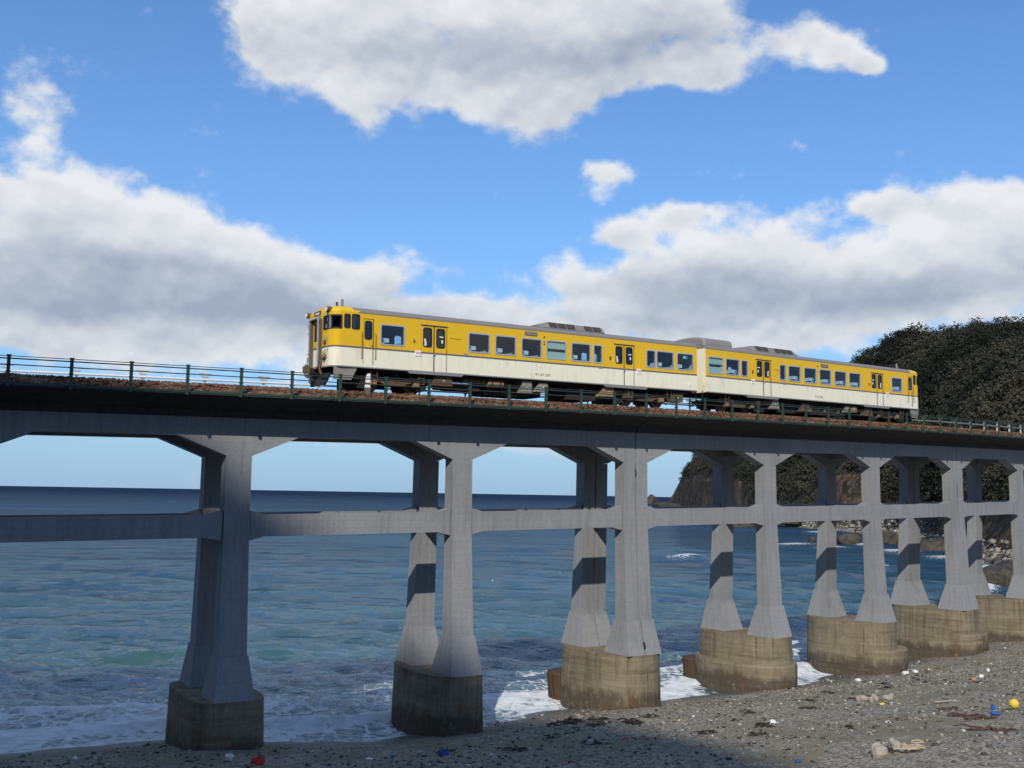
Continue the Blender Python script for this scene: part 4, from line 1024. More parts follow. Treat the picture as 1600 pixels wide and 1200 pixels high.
                if kind == 'crew':
                    for uu in (u0 - 0.09, u1 + 0.07):
                        q = MB(); q.tube([(*at_u(uu, 0.0, side), 1.35), (*at_u(uu, 0.06, side), 1.38), (*at_u(uu, 0.06, side), 2.46), (*at_u(uu, 0.0, side), 2.49)], 0.017, 'rust_tan', 6); put('handrail', q)
                    q = MB(); q.tube([(*at_u(u1 - 0.14, -0.02, side), 1.92), (*at_u(u1 - 0.14, 0.04, side), 1.95), (*at_u(u1 - 0.06, 0.04, side), 2.04), (*at_u(u1 - 0.06, -0.02, side), 2.06)], 0.013, 'aluminium', 5); put('door_handle', q)
                else:
                    q = MB(); xs, ys = at_u((u0 + u1) / 2, 0, side); q.cbox(xs, ys + side * 0.01, 1.78, 0.09, 0.03, 0.10, 'unit_grey'); put('door_latch', q)
                    q = MB(); q.box(u0 - 0.05, u1 + 0.05, side * 1.45 - 0.02, side * 1.45 + 0.02, z1 + 0.0, z1 + 0.025, 'stripe_grey'); put('drip_strip', q)
    # seats: pairs at the windows and a bench
    for (kind, u0, u1, z0, z1) in near:
        if kind in ('win', 'exit') and u1 - u0 > 0.8:
            for sd_ in (-1, 1):
                q = MB()
                q.loft([[(u0 + 0.10 + dx, sd_ * (0.62 + w), z) for w in (0, 0.70)] + [(u0 + 0.22 + dx, sd_ * (0.62 + w), z) for w in (0.70, 0)] for z, dx in ((1.40, 0.12), (1.9, 0.05), (2.30, 0.0))], 'seat_blue')
                q.box(u0 + 0.08, u0 + 0.46, *sorted((sd_ * 0.62, sd_ * 1.32)), 2.14, 2.32, 'head_cover') if sd_ < 0 else q.box(u0 + 0.08, u0 + 0.24, *sorted((sd_ * 0.62, sd_ * 1.32)), 2.10, 2.24, 'head_cover')
                q.box(u0 + 0.2, u0 + 0.75, *sorted((sd_ * 0.62, sd_ * 1.32)), 1.40, 1.66, 'seat_blue'); put('seat', q)
                q = MB(); q.loft([[(u1 - 0.30 + dx, sd_ * (0.62 + w), z) for w in (0, 0.70)] + [(u1 - 0.18 + dx, sd_ * (0.62 + w), z) for w in (0.70, 0)] for z, dx in ((1.40, -0.1), (1.9, 0.0), (2.15, 0.10))], 'seat_green'); put('seat', q)
    # plates, vents, fittings on the near side
    for (nm, u0, u1, z0, z1, m) in units['plates']:
        q = MB(); q.box(u0, u1, -1.475, -1.45, z0, z1, m); put(nm, q)
        if nm == 'notice_plate':
            t = MB(); 
            for k in range(3): t.box(u0 + 0.06 + k * 0.085, u0 + 0.12 + k * 0.085, -1.4785, -1.4755, z0 + 0.09, z0 + 0.17, 'letter_pink')
            put('notice_text', t, None or root)
        if nm == 'vent':
            t = MB(); t.box(u0 - 0.04, u1 + 0.04, -1.468, -1.4505, z0 - 0.03, z1 + 0.03, 'stripe_grey'); put('vent_frame', t)
    # lettering on the lower panel
    def letters(txt, size, ux, z, m, side=-1, align='LEFT', front=None):
        cu = bpy.data.curves.new('lettering', 'FONT'); cu.body = txt; cu.size = size; cu.extrude = 0.002; cu.align_x = align; cu.resolution_u = 2
        tmp = bpy.data.objects.new('lettering', cu); COL.objects.link(tmp); bpy.context.view_layer.update()
        me_ = bpy.data.meshes.new_from_object(tmp.evaluated_get(bpy.context.evaluated_depsgraph_get())); COL.objects.unlink(tmp); bpy.data.objects.remove(tmp)
        me_.materials.clear(); me_.materials.append(MATS[m]); o = link('lettering', me_, root)
        if front: o.location = front; o.rotation_euler = (PI / 2, 0, -PI / 2)
        else: o.location = (ux, -1.455, z); o.rotation_euler = (PI / 2, 0, 0)
        return o
    letters(number, 0.17, (L - units['num']) if flip else units['num'], 1.16, 'letter_black')
    # front end
    q = MB()                                            # gangway frame standing proud of the front
    yo, zi, zo, x0, x1 = 0.47, 0.92, 3.10, -0.19, 0.02
    o = rrect(-yo, yo, zi, zo, 0.12); i_ = rrect(-yo + 0.085, yo - 0.085, zi + 0.07, zo - 0.085, 0.08); nn = len(o)
    vs = [(x1, y, z) for y, z in o] + [(x0, y, z) for y, z in o] + [(x0, y, z) for y, z in i_] + [(x1 - 0.0, y, z) for y, z in i_]
    q.add(vs, [(a * nn + j, a * nn + (j + 1) % nn, (a + 1) * nn + (j + 1) % nn, (a + 1) * nn + j) for a in range(3) for j in range(nn)], 'gangway_rubber')
    gw = put('gangway', q)
    q = MB(); o2 = rrect(-yo - 0.012, yo + 0.012, zi - 0.012, zo + 0.012, 0.13); i2 = rrect(-yo + 0.05, yo - 0.05, zi + 0.04, zo - 0.05, 0.09)
    vs = [(x0 + 0.03, y, z) for y, z in o2] + [(x0 - 0.02, y, z) for y, z in o2] + [(x0 - 0.02, y, z) for y, z in i2] + [(x0 + 0.03, y, z) for y, z in i2]
    q.add(vs, [(a * nn + j, a * nn + (j + 1) % nn, (a + 1) * nn + (j + 1) % nn, (a + 1) * nn + j) for a in range(3) for j in range(nn)], 'aluminium'); put('face_frame', q, gw)
    q = MB(); 
    for za, zb_ in zip([0.95, 1.0, 1.77, 1.85], [1.0, 1.77, 1.85, 3.05]): q.box(-0.028, -0.004, -0.40, 0.40, za, zb_, band_mat((za + zb_) / 2))
    fd = put('front_door', q); q = MB(); q.box(-0.036, -0.029, -0.24, 0.24, 2.15, 2.85, 'window_glass'); q.box(-0.034, -0.0285, -0.27, 0.27, 2.12, 2.88, 'black_rubber'); put('door_window', q, fd)
    for sd_ in (-1, 1):
        x, y = at_u(0.45 - _arc + 0.10, 0, sd_)
        q = MB(); q.disc((x - 0.02, y * 0.97, 3.38), 0.12, 0.22, 'rust_brown', 16, 'x'); hl = put('headlight', q); q = MB(); q.disc((x - 0.135, y * 0.97, 3.38), 0.095, 0.02, 'lamp_glass', 16, 'x'); put('lens', q, hl)
        x, y = at_u(0.45 - _arc - 0.22, 0, sd_)
        q = MB(); q.cbox(x - 0.03, y, 2.02, 0.08, 0.17, 0.17, 'rust_brown', 0.03); tl = put('tail_light', q); q = MB(); q.disc((x - 0.075, y, 2.02), 0.06, 0.02, 'red_lens', 12, 'x'); put('lens', q, tl)
        for k in range(3):      # jumper sockets and hoses hanging under them
            yy = sd_ * (0.62 + 0.14 * k); q = MB(); q.cbox(-0.02, yy, 1.42 - 0.1 * (k % 2), 0.10, 0.09, 0.15, ('rust_tan', 'under_black', 'orange_cable')[k]); s_ = put('jumper_socket', q)
            q = MB(); q.tube([(-0.05, yy, 1.36), (-0.16, yy + 0.02, 1.15), (-0.20, yy + 0.05, 0.90), (-0.14, yy + 0.02, 0.68), (-0.05, yy - 0.05, 0.62)], 0.024, ('under_black', 'orange_cable', 'under_black')[k], 6); put('hose', q, s_)
        q = MB(); q.tube([(0.03, sd_ * 0.66, 1.55), (-0.05, sd_ * 0.66, 1.58), (-0.05, sd_ * 1.02, 1.66), (0.03, sd_ * 1.02, 1.68)], 0.016, 'rust_tan', 6); put('handrail', q)
        q = MB()                                        # snow plough skirts at the corners
        q.hexa([(0.18, sd_ * 1.30, 0.42), (0.98, sd_ * 1.36, 0.42), (0.98, sd_ * 1.28, 0.42), (0.22, sd_ * 1.2, 0.42), (0.16, sd_ * 1.36, 0.955), (1.22, sd_ * 1.41, 0.955), (1.22, sd_ * 1.33, 0.955), (0.2, sd_ * 1.26, 0.955)], 'box_grey'); put('corner_skirt', q)
    q = MB(); q.hexa([(0.0, -0.70, 0.22), (0.12, -0.70, 0.22), (0.12, 0.70, 0.22), (0.0, 0.70, 0.22), (0.14, -1.0, 0.72), (0.26, -1.0, 0.72), (0.26, 1.0, 0.72), (0.14, 1.0, 0.72)], 'under_black'); put('plough', q)
    q = MB(); q.box(-0.45, 0.4, -0.11, 0.11, 0.78, 0.96, 'under_black'); q.box(-0.58, -0.38, -0.17, 0.17, 0.74, 1.02, 'rust_brown'); put('coupler', q)
    q = MB(); q.box(-0.02, 0.12, -0.42, 0.42, 3.18, 3.47, 'yellow_paint'); q.box(-0.028, -0.0205, -0.35, 0.35, 3.22, 3.41, 'dark_unit'); sg = put('destination_box', q)
    q = MB()
    for k in range(3): q.box(-0.033, -0.0285, -0.20 + k * 0.15, -0.09 + k * 0.15, 3.27, 3.36, 'head_cover')
    put('destination_text', q, sg)
    if not flip:
        o = letters('JR', 0.30, 0, 0, 'stripe_grey', front=(-0.012 + 0.02, -0.72, 2.08)); o.scale = (1.15, 1, 1)
        bm = letters('JR', 0.30, 0, 0, 'white_paint', front=(-0.006 + 0.02, -0.735, 2.07)); bm.scale = (1.2, 1.06, 1)
    # roof fittings
    q = MB(); q.tube([(0.95, -0.35, 3.68), (0.95, -0.35, 4.0)], 0.065, 'unit_grey', 8); q.tube([(0.72, -0.32, 3.66), (0.72, -0.32, 3.86)], 0.05, 'dark_unit', 8); put('horn', q)
    a0, a1 = units['ac']
    q = MB(); q.loft([[(xa, y, z) for y, z in ((-w, 3.60), (w, 3.60), (w * 0.8, zt), (-w * 0.8, zt))] for xa, w, zt in ((a0, 0.9, 3.73), (a0 + 0.5, 0.95, 3.90), (a1 - 0.12, 0.95, 3.90), (a1, 0.9, 3.74))], 'roof_grey'); ac = put('cooling_unit', q)
    q = MB()
    for sd_ in (-1, 1):
        for k in range(6):
            xa = a0 + 0.55 + k * (a1 - a0 - 0.75) / 6
            if k == 3: continue
            q = MB()
            q.hexa([(xa, sd_ * 0.955, 3.66), (xa + 0.46, sd_ * 0.955, 3.66), (xa + 0.46, sd_ * 0.90, 3.66), (xa, sd_ * 0.90, 3.66), (xa, sd_ * 0.82, 3.895), (xa + 0.46, sd_ * 0.82, 3.895), (xa + 0.46, sd_ * 0.74, 3.895), (xa, sd_ * 0.74, 3.895)], 'dark_unit'); put('louvre', q, ac)
    if units.get('end'):
        e0, e1 = units['end']; q = MB()
        def arc(x, w, z): return [(x, -w, 3.45), (x, -w, 3.62)] + [(x, -w * math.cos(PI * k / 12), 3.62 + (z - 3.62) * math.sin(PI * k / 12) ** 0.55) for k in range(1, 12)] + [(x, w, 3.62), (x, w, 3.45)]
        q.loft([arc(e0, 1.22, 3.93), arc(e0 + 0.08, 1.30, 4.02), arc(e1 - 0.12, 1.30, 4.02), arc(e1, 1.22, 3.93)], 'unit_grey'); put('exhaust_housing', q)
    # inner end: gangway bellows, posts, cables
    q = MB()
    for k in range(4): q.loft([[(L + 0.01 + k * 0.065 + dx, y, z) for y, z in rrect(-0.55 + g, 0.55 - g, 1.0 + g, 3.15 - g, 0.12)] for dx, g in ((0, 0.04), (0.03, 0.0), (0.06, 0.04))], 'gangway_rubber')
    put('bellows', q)
    for y in (-1.25, -0.8, 0.8, 1.25):
        q = MB(); q.tube([(L + 0.03, y, 1.05), (L + 0.06, y, 1.0), (L + 0.10, y, 0.55), (L + 0.22, y, 0.40)], 0.022, 'under_black', 5); put('hose', q)
    q = MB(); q.tube([(L + 0.02, -1.3, 1.3), (L + 0.06, -1.3, 1.32), (L + 0.06, -1.3, 2.2), (L + 0.02, -1.3, 2.22)], 0.016, 'cream_paint', 5); put('handrail', q)
    # frame, bogies, underfloor equipment
    q = MB(); q.box(0.6, L - 0.1, -1.15, -0.95, 0.86, 1.06, 'under_black'); q.box(0.6, L - 0.1, 0.95, 1.15, 0.86, 1.06, 'under_black'); q.box(0.6, L - 0.1, -0.15, 0.15, 0.80, 1.06, 'under_black'); put('underframe', q)
    for bx in units['bogies']:
        bg = empty('bogie', root, ((L - bx) if flip else bx, 0, 0))
        q = MB()
        for sd_ in (-1, 1):
            q.loft([[(x, sd_ * 0.92 - 0.06, z0) , (x, sd_ * 0.92 + 0.06, z0), (x, sd_ * 0.92 + 0.06, z1), (x, sd_ * 0.92 - 0.06, z1)] for x, z0, z1 in ((-1.65, 0.50, 0.66), (-1.3, 0.50, 0.74), (-0.6, 0.42, 0.66), (-0.45, 0.30, 0.62), (0.45, 0.30, 0.62), (0.6, 0.42, 0.66), (1.3, 0.50, 0.74), (1.65, 0.50, 0.66))], 'rust_brown')
        q.box(-0.25, 0.25, -1.0, 1.0, 0.45, 0.72, 'rust_brown'); obj('bogie_frame', q, bg)
        for wx in (-1.05, 1.05):
            q = MB()
            for sd_ in (-1, 1): q.disc((wx, sd_ * 0.565, 0.43), 0.43, 0.12, 'wheel_steel', 24); q.disc((wx, sd_ * 0.50, 0.43), 0.465, 0.03, 'wheel_steel', 24)
            q.tube([(wx, -0.95, 0.43), (wx, 0.95, 0.43)], 0.08, 'wheel_steel', 10); obj('wheelset', q, bg)
            for sd_ in (-1, 1):
                q = MB(); q.cbox(wx, sd_ * 0.99, 0.43, 0.30, 0.16, 0.30, 'rust_tan', 0.04); q.box(wx - 0.28, wx - 0.18, sd_ * 0.96 - 0.05, sd_ * 0.96 + 0.05, 0.55, 0.80, 'rust_brown'); q.box(wx + 0.18, wx + 0.28, sd_ * 0.96 - 0.05, sd_ * 0.96 + 0.05, 0.55, 0.80, 'rust_brown'); obj('axle_box', q, bg)
        for sd_ in (-1, 1):
            q = MB(); q.tube([(0, sd_ * 0.95, 0.62), (0, sd_ * 0.95, 0.94)], 0.19, 'under_black', 12); obj('air_spring', q, bg)
    for (nm, xa, xb, ya, yb, za, zb_, m, sl_) in units['under']:
        q = MB()
        if nm == 'tank' or nm == 'muffler':
            r_ = (zb_ - za) / 2; zc = (za + zb_) / 2; q.tube([(xa, ya, zc), (xa + 0.06, ya, zc), (xb - 0.06, ya, zc), (xb, ya, zc)], [r_ * 0.75, r_, r_, r_ * 0.75], m, 14)
            for k in (0.25, 0.75): q.tube([(xa + (xb - xa) * k - 0.03, ya, zc), (xa + (xb - xa) * k + 0.03, ya, zc)], r_ * 1.04, 'under_black', 14)
        else:
            q.hexa([(xa - sl_, ya, za), (xb, ya, za), (xb, yb, za), (xa - sl_, yb, za), (xa, ya, zb_), (xb, ya, zb_), (xb, yb, zb_), (xa, yb, zb_)], m)
            if nm in ('equipment_box', 'battery_box'):
                q.box(xa + 0.04, xb - 0.04, ya - 0.012, ya, za + 0.05, zb_ - 0.05, m); q.box((xa + xb) / 2 - 0.03, (xa + xb) / 2 + 0.03, ya - 0.02, ya - 0.0125, (za + zb_) / 2 - 0.03, (za + zb_) / 2 + 0.03, 'white_paint')
            if nm == 'engine':
                for k in range(5): q.tube([(xa + 0.2 + k * (xb - xa - 0.4) / 4, ya - 0.02, za + 0.15), (xa + 0.2 + k * (xb - xa - 0.4) / 4, ya - 0.02, zb_ - 0.1)], 0.07, ('rust_brown', 'under_black')[k % 2], 8)
        put(nm, q)
    q = MB()
    rr = random.Random(5)
    for k in range(26):                                 # pipes, hangers and cable loops below the floor
        xa = rr.uniform(4.8, L - 5); y = rr.choice((-1.1, -0.9, -0.5, 0.4, 0.9)); z = rr.uniform(0.62, 0.9)
        if k % 3: q.tube([(xa, y, 0.98), (xa, y, z - 0.1)], 0.018, 'rust_brown', 5)
        else: q.tube([(xa, y, z), (xa + rr.uniform(0.5, 1.6), y, z)], 0.028, 'rust_tan' if k % 2 else 'under_black', 6)
    put('pipework', q)
    for xx in (1.9, 4.2, L - 4.6, L - 2.0):
        for sd_ in (-1, 1):
            q = MB(); 
            for k in range(2): q.tube([(xx + 0.3 * k, sd_ * 1.3, 0.95), (xx + 0.3 * k, sd_ * 1.3, 0.42)], 0.015, 'rust_brown', 5)
            q.tube([(xx, sd_ * 1.3, 0.42), (xx + 0.3, sd_ * 1.3, 0.42)], 0.018, 'rust_brown', 5); q.tube([(xx, sd_ * 1.3, 0.68), (xx + 0.3, sd_ * 1.3, 0.68)], 0.015, 'rust_brown', 5); put('step', q)

WZ = (2.03, 2.88)
def W(a, b, k='win'): return (k, a, b, *WZ)
FRONT = [('wind', -0.66, 0.42, 2.57, 3.12)]
near1 = FRONT + [('cab', 0.56, 0.82, 2.61, 3.17), ('cab', 0.93, 1.26, 2.59, 3.19), ('crew', 1.46, 1.94, 1.10, 3.07), W(2.28, 3.41), ('door', 4.26, 5.56, 0.953, 3.04), W(6.69, 7.80), W(8.14, 9.25), W(9.60, 10.72),
                 W(11.04, 12.17, 'green'), W(12.52, 13.66), W(13.88, 14.39), ('door', 15.18, 16.48, 0.953, 3.04), W(17.30, 17.88), W(17.99, 19.13), W(19.40, 20.52, 'exit')]
far1 = FRONT + [('cab', 0.93, 1.26, 2.59, 3.19), ('crew', 1.46, 1.94, 1.10, 3.07), W(2.28, 3.41), ('door', 4.26, 5.56, 0.953, 3.04)] + [W(6.69 + 1.46 * k, 7.80 + 1.46 * k) for k in range(5)] + [('door', 15.18, 16.48, 0.953, 3.04), W(17.30, 18.4), W(19.40, 20.52)]
units1 = dict(plates=[('notice_plate', 3.94, 4.24, 1.64, 1.88, 'white_paint'), ('notice_plate', 16.62, 16.92, 1.64, 1.88, 'white_paint'), ('vent', 9.80, 10.44, 3.06, 3.19, 'roof_grey'), ('fitting', 6.44, 6.62, 1.80, 1.93, 'unit_grey'), ('fitting', 14.15, 14.42, 1.76, 1.87, 'unit_grey'),
                      ('door_lamp', 3.86, 3.94, 2.22, 2.36, 'stripe_grey'), ('door_lamp', 14.88, 14.96, 2.22, 2.40, 'letter_black'), ('indicator_lamp', 10.86, 10.92, 3.0, 3.06, 'letter_black'), ('indicator_lamp', 10.86, 10.92, 2.78, 2.84, 'red_lens'), ('indicator_lamp', 10.86, 10.92, 2.66, 2.72, 'letter_black'),
                      ('route_frame', 5.68, 6.24, 2.55, 2.68, 'yellow_paint'), ('hook', 10.62, 10.67, 1.58, 1.72, 'cream_paint'), ('hook', 11.20, 11.25, 1.58, 1.72, 'cream_paint'), ('hatch', 20.2, 20.36, 1.18, 1.36, 'cream_paint')],
              num=10.35, ac=(11.05, 15.05), end=None, bogies=(3.2, 17.6),
              under=[('equipment_box', 5.05, 5.95, -1.28, -0.6, 0.42, 0.86, 'rust_brown', 0.16), ('muffler', 6.6, 7.9, -1.0, 0, 0.62, 0.86, 'rust_brown', 0), ('tank', 7.9, 8.8, -1.05, 0, 0.50, 0.86, 'rust_tan', 0), ('equipment_box', 9.75, 10.30, -1.28, -0.7, 0.34, 0.88, 'box_grey', 0.02), ('equipment_box', 10.72, 11.22, -1.28, -0.7, 0.42, 0.86, 'box_grey', 0.22),
                     ('engine', 8.0, 11.2, -0.7, 0.7, 0.20, 0.86, 'under_black', 0), ('radiator', 12.6, 14.4, -0.9, 0.9, 0.18, 0.86, 'under_black', 0), ('battery_box', 14.65, 15.28, -1.28, -0.7, 0.40, 0.86, 'rust_tan', 0.30), ('air_reservoir_bracket', 5.95, 7.6, -0.9, -0.2, 0.30, 0.55, 'under_black', 0), ('tank', 6.1, 8.2, 0.8, 0, 0.42, 0.80, 'under_black', 0),
                     ('brake_gear', 1.35, 2.2, -0.95, 0.95, 0.14, 0.70, 'under_black', 0), ('brake_gear', 4.3, 4.8, -0.95, 0.95, 0.16, 0.7, 'under_black', 0), ('brake_gear', 15.6, 16.3, -0.95, 0.95, 0.14, 0.7, 'under_black', 0), ('equipment_box', 16.0, 16.6, -1.2, -0.7, 0.40, 0.80, 'rust_brown', 0.0), ('equipment_box', 19.3, 20.0, -1.2, -0.6, 0.36, 0.80, 'rust_brown', 0.1)])
def heading(s0, s1):
    a, b = T(s0, 0, 0), T(s1, 0, 0); d = b - a; return a, math.atan2(d.y, d.x), math.atan2(d.z, math.hypot(d.x, d.y))
def car_root(label, s0, s1):
    a, h, p = heading(s0, s1); o = thing('railcar', label, 'railcar', a, 0, 'railcars of the yellow train', rot=(0, -p, h)); return o
car1 = car_root('leading yellow and cream railcar with its cab front facing left', 0.0, 20.8)
build_car(car1, near1, far1, False, '\u30ad\u30cf47 1507', units1)
def M(a, b, k='win'): return (k, 42.16 - b, 42.16 - a, 1.99 + 0.02, 2.86)
near2 = FRONT + [('cab', 0.40 + 0.18, 0.84, 2.58, 3.15), ('crew', 1.0, 1.48, 1.10, 3.05), M(38.83, 39.98), ('door', 4.29, 5.59, 0.953, 3.02), M(34.27, 35.43), M(32.79, 33.95), M(31.31, 32.42), M(29.84, 30.98), M(28.38, 29.48), M(27.58, 28.11), ('door', 15.36, 16.66, 0.953, 3.02), M(24.26, 24.78), M(22.98, 24.07), M(21.58, 22.73, 'green')]
far2 = far1
units2 = dict(plates=[('notice_plate', 3.72, 4.0, 1.64, 1.88, 'white_paint'), ('notice_plate', 16.78, 17.08, 1.64, 1.88, 'white_paint'), ('vent', 10.04, 10.67, 3.02, 3.16, 'roof_grey'), ('door_lamp', 5.78, 5.86, 2.2, 2.36, 'letter_black'), ('door_lamp', 16.92, 17.0, 2.2, 2.38, 'letter_black'), ('indicator_lamp', 11.0, 11.06, 3.0, 3.06, 'letter_black'), ('indicator_lamp', 11.0, 11.06, 2.66, 2.72, 'letter_black'),
                      ('fitting', 6.4, 6.62, 1.77, 1.88, 'unit_grey'), ('fitting', 14.05, 14.3, 1.77, 1.88, 'unit_grey'), ('hook', 10.9, 10.95, 1.58, 1.72, 'cream_paint'), ('route_frame', 14.6, 15.1, 2.55, 2.68, 'yellow_paint')],
              num=11.35, ac=(12.1, 16.2), end=(18.4, 20.72), bogies=(3.2, 17.6),
              under=[('battery_box', 14.55, 15.1, -1.28, -0.7, 0.36, 0.86, 'box_grey', 0.1), ('equipment_box', 7.6, 8.1, -1.25, -0.7, 0.45, 0.84, 'box_grey', 0.0), ('equipment_box', 6.9, 7.45, -1.25, -0.7, 0.48, 0.84, 'rust_tan', 0), ('engine', 8.3, 11.4, -1.0, 0.7, 0.20, 0.86, 'under_black', 0), ('equipment_box', 11.6, 12.3, -1.2, -0.6, 0.30, 0.8, 'rust_brown', 0.1), ('radiator', 12.5, 14.3, -0.9, 0.9, 0.20, 0.86, 'under_black', 0),
                     ('equipment_box', 5.3, 6.1, -1.25, -0.7, 0.34, 0.82, 'rust_brown', 0.1), ('tank', 6.2, 8.0, 0.7, 0, 0.40, 0.8, 'under_black', 0), ('brake_gear', 4.3, 4.9, -0.95, 0.95, 0.15, 0.7, 'under_black', 0), ('brake_gear', 15.4, 16.3, -0.95, 0.95, 0.15, 0.7, 'under_black', 0), ('brake_gear', 1.3, 2.1, -0.95, 0.95, 0.15, 0.7, 'under_black', 0)])
car2 = car_root('trailing yellow and cream railcar with a grey exhaust housing on its roof end', 21.36, 42.16)
build_car(car2, near2, far2, True, '\u30ad\u30cf47 96', units2)

# ------------------------------------------------------------------ flotsam on the beach
def simple(name, col, rough=0.6):
    return mat(name, col, rough)
simple('plastic_white', (0.75, 0.75, 0.72)); simple('plastic_red', (0.55, 0.03, 0.02)); simple('plastic_blue', (0.02, 0.09, 0.32)); simple('plastic_yellow', (0.70, 0.52, 0.06)); simple('plastic_orange', (0.5, 0.2, 0.05))
mat('driftwood', (0.32, 0.27, 0.20), 0.9); mat('seaweed', (0.028, 0.020, 0.012), 0.7); mat('brown_weed', (0.075, 0.042, 0.030), 0.8); mat('net', (0.42, 0.34, 0.24), 0.9); mat('pale_stone', (0.34, 0.30, 0.24), 0.9)
def gz(x, y): return float(ground(np.array([x]), np.array([y]))[0])
def lay(name, mb, x, y, label, cat, rz=0.0, tilt=0.0, group=None, dz=0.0):
    o = obj(name, mb); o.location = (x, y, gz(x, y) + dz); o.rotation_euler = (tilt, 0, rz); o['label'] = label; o['category'] = cat
    if group: o['group'] = group
    return o
def bottle(m, l=0.3, r=0.06):
    mb = MB(); mb.tube([(0, 0, r), (l * 0.05, 0, r), (l * 0.65, 0, r), (l * 0.82, 0, r), (l * 0.85, 0, r), (l, 0, r)], [r * 0.85, r, r, r * 0.4, r * 0.35, r * 0.35], m, 10); return mb
def tub(m, r=0.13, h=0.2):
    mb = MB(); n = 14
    R = lambda q, z: [(q * math.cos(2 * PI * k / n), q * math.sin(2 * PI * k / n), z) for k in range(n)]
    mb.loft([R(r * 0.8, 0), R(r * 0.95, h * 0.9), R(r * 1.06, h * 0.9), R(r * 1.06, h), R(r * 0.9, h), R(r * 0.76, 0.03)], m); return mb
def crate(m, w=0.28, h=0.18):
    mb = MB(); t = 0.02
    mb.box(-w / 2, w / 2, -w * 0.35, w * 0.35, 0, t, m); mb.box(-w / 2, -w / 2 + t, -w * 0.35, w * 0.35, t, h, m); mb.box(w / 2 - t, w / 2, -w * 0.35, w * 0.35, t, h, m); mb.box(-w / 2 + t, w / 2 - t, -w * 0.35, -w * 0.35 + t, t, h, m); mb.box(-w / 2 + t, w / 2 - t, w * 0.35 - t, w * 0.35, t, h, m); return mb
def stick(l, r, seed, m='driftwood'):
    q = random.Random(seed); mb = MB(); n = 6
    mb.tube([(l * i / n - l / 2, q.uniform(-0.06, 0.06) * l, r + q.uniform(0, 0.03) * l) for i in range(n + 1)], [r * (1 - 0.5 * i / n) for i in range(n + 1)], m, 6)
    mb.tube([(l * 0.1, 0, r), (l * 0.2, 0.12 * l, r * 2.2)], [r * 0.6, r * 0.25], m, 5); return mb
def weed(w, seed, m='seaweed', n=16):
    q = random.Random(seed); mb = MB()
    for i in range(n):
        a = q.uniform(0, 6.28); x, y = q.gauss(0, w * 0.3), q.gauss(0, w * 0.16); l = q.uniform(0.12, 0.35) * w; h = q.uniform(0.02, 0.10) * w
        mb.tube([(x - l * math.cos(a), y - l * math.sin(a), 0.0), (x, y, h), (x + l * math.cos(a + 0.5), y + l * math.sin(a + 0.5), 0.01)], [0.012 * w + 0.004, 0.03 * w, 0.01 * w], m, 4)
    return mb
def chunk(w, h, seed, m):
    q = random.Random(seed); mb = MB(); n = 9
    def R(s, z): return [(s * w / 2 * math.cos(2 * PI * k / n) * q.uniform(0.8, 1.15), s * w * 0.35 * math.sin(2 * PI * k / n) * q.uniform(0.8, 1.15), z + q.uniform(-0.04, 0.04) * h) for k in range(n)]
    mb.loft([R(0.8, -0.02), R(1.0, h * 0.35), R(0.85, h * 0.8), R(0.45, h)], m); return mb
def heap(w, seed, m):
    q = random.Random(seed); mb = MB()
    for i in range(9):
        r = q.uniform(0.12, 0.4) * w; cx, cy = q.gauss(0, 0.2) * w, q.gauss(0, 0.15) * w
        mb.tube([(cx + r * math.cos(t * 0.9 + i), cy + r * 0.7 * math.sin(t * 0.9 + i), 0.03 * w + 0.05 * w * abs(math.sin(t + i)) + 0.015 * i * w) for t in range(8)], 0.022 * w, m, 5)
    return mb
lay('foam_piece', chunk(0.22, 0.10, 1, 'plastic_white'), -8.97, -0.94, 'small white foam piece at the far left of the beach', 'litter')
lay('driftwood', stick(1.0, 0.025, 2), -7.72, 0.0, 'thin pale stick lying left of the first pier', 'driftwood', 0.6)
lay('plastic_tub', tub('plastic_white', 0.14, 0.2), -4.72, -5.29, 'white plastic tub standing before the first pier', 'tub', 0, 0.2)
lay('plastic_crate', crate('plastic_red', 0.36, 0.22), -4.2, -6.8, 'small red plastic crate before the first pier', 'crate', 0.4)
lay('plastic_scrap', chunk(0.3, 0.05, 5, 'plastic_white'), -0.31, -7.2, 'flat white scrap between the first two piers', 'litter')
lay('plastic_bottle', bottle('plastic_blue', 0.34, 0.06), 0.23, -7.9, 'blue plastic bottle beside the flat white scrap', 'bottle', 1.0)
lay('plastic_crate', crate('plastic_blue', 0.34, 0.18), 2.39, -7.69, 'dark blue plastic box in front of the second pier', 'crate', 0.3)
lay('driftwood', stick(1.1, 0.04, 3), 5.72, -11.14, 'bent pale branch lying on the shaded shingle', 'driftwood', 1.4)
lay('pale_stone', chunk(0.34, 0.2, 4, 'pale_stone'), 6.52, -11.0, 'pale round stone beside the bent branch', 'stone')
lay('plastic_scrap', chunk(0.2, 0.06, 8, 'plastic_red'), 8.31, -10.66, 'small red scrap on the shaded shingle', 'litter')
for i, (x, y, w_) in enumerate([(9.79, -5.08, 1.3), (10.96, -5.75, 0.9), (11.13, -7.68, 1.2), (6.74, -11.19, 0.9), (10.2, -6.6, 0.7), (7.4, -7.4, 0.8), (12.6, -6.9, 0.8), (4.6, -9.5, 1.0), (3.2, -6.5, 0.7)]):
    lay('seaweed', weed(w_, i, 'seaweed', 18), x, y, 'clump of black seaweed stranded in front of the third pier', 'seaweed', i * 0.7, group='black seaweed clumps before the third pier')
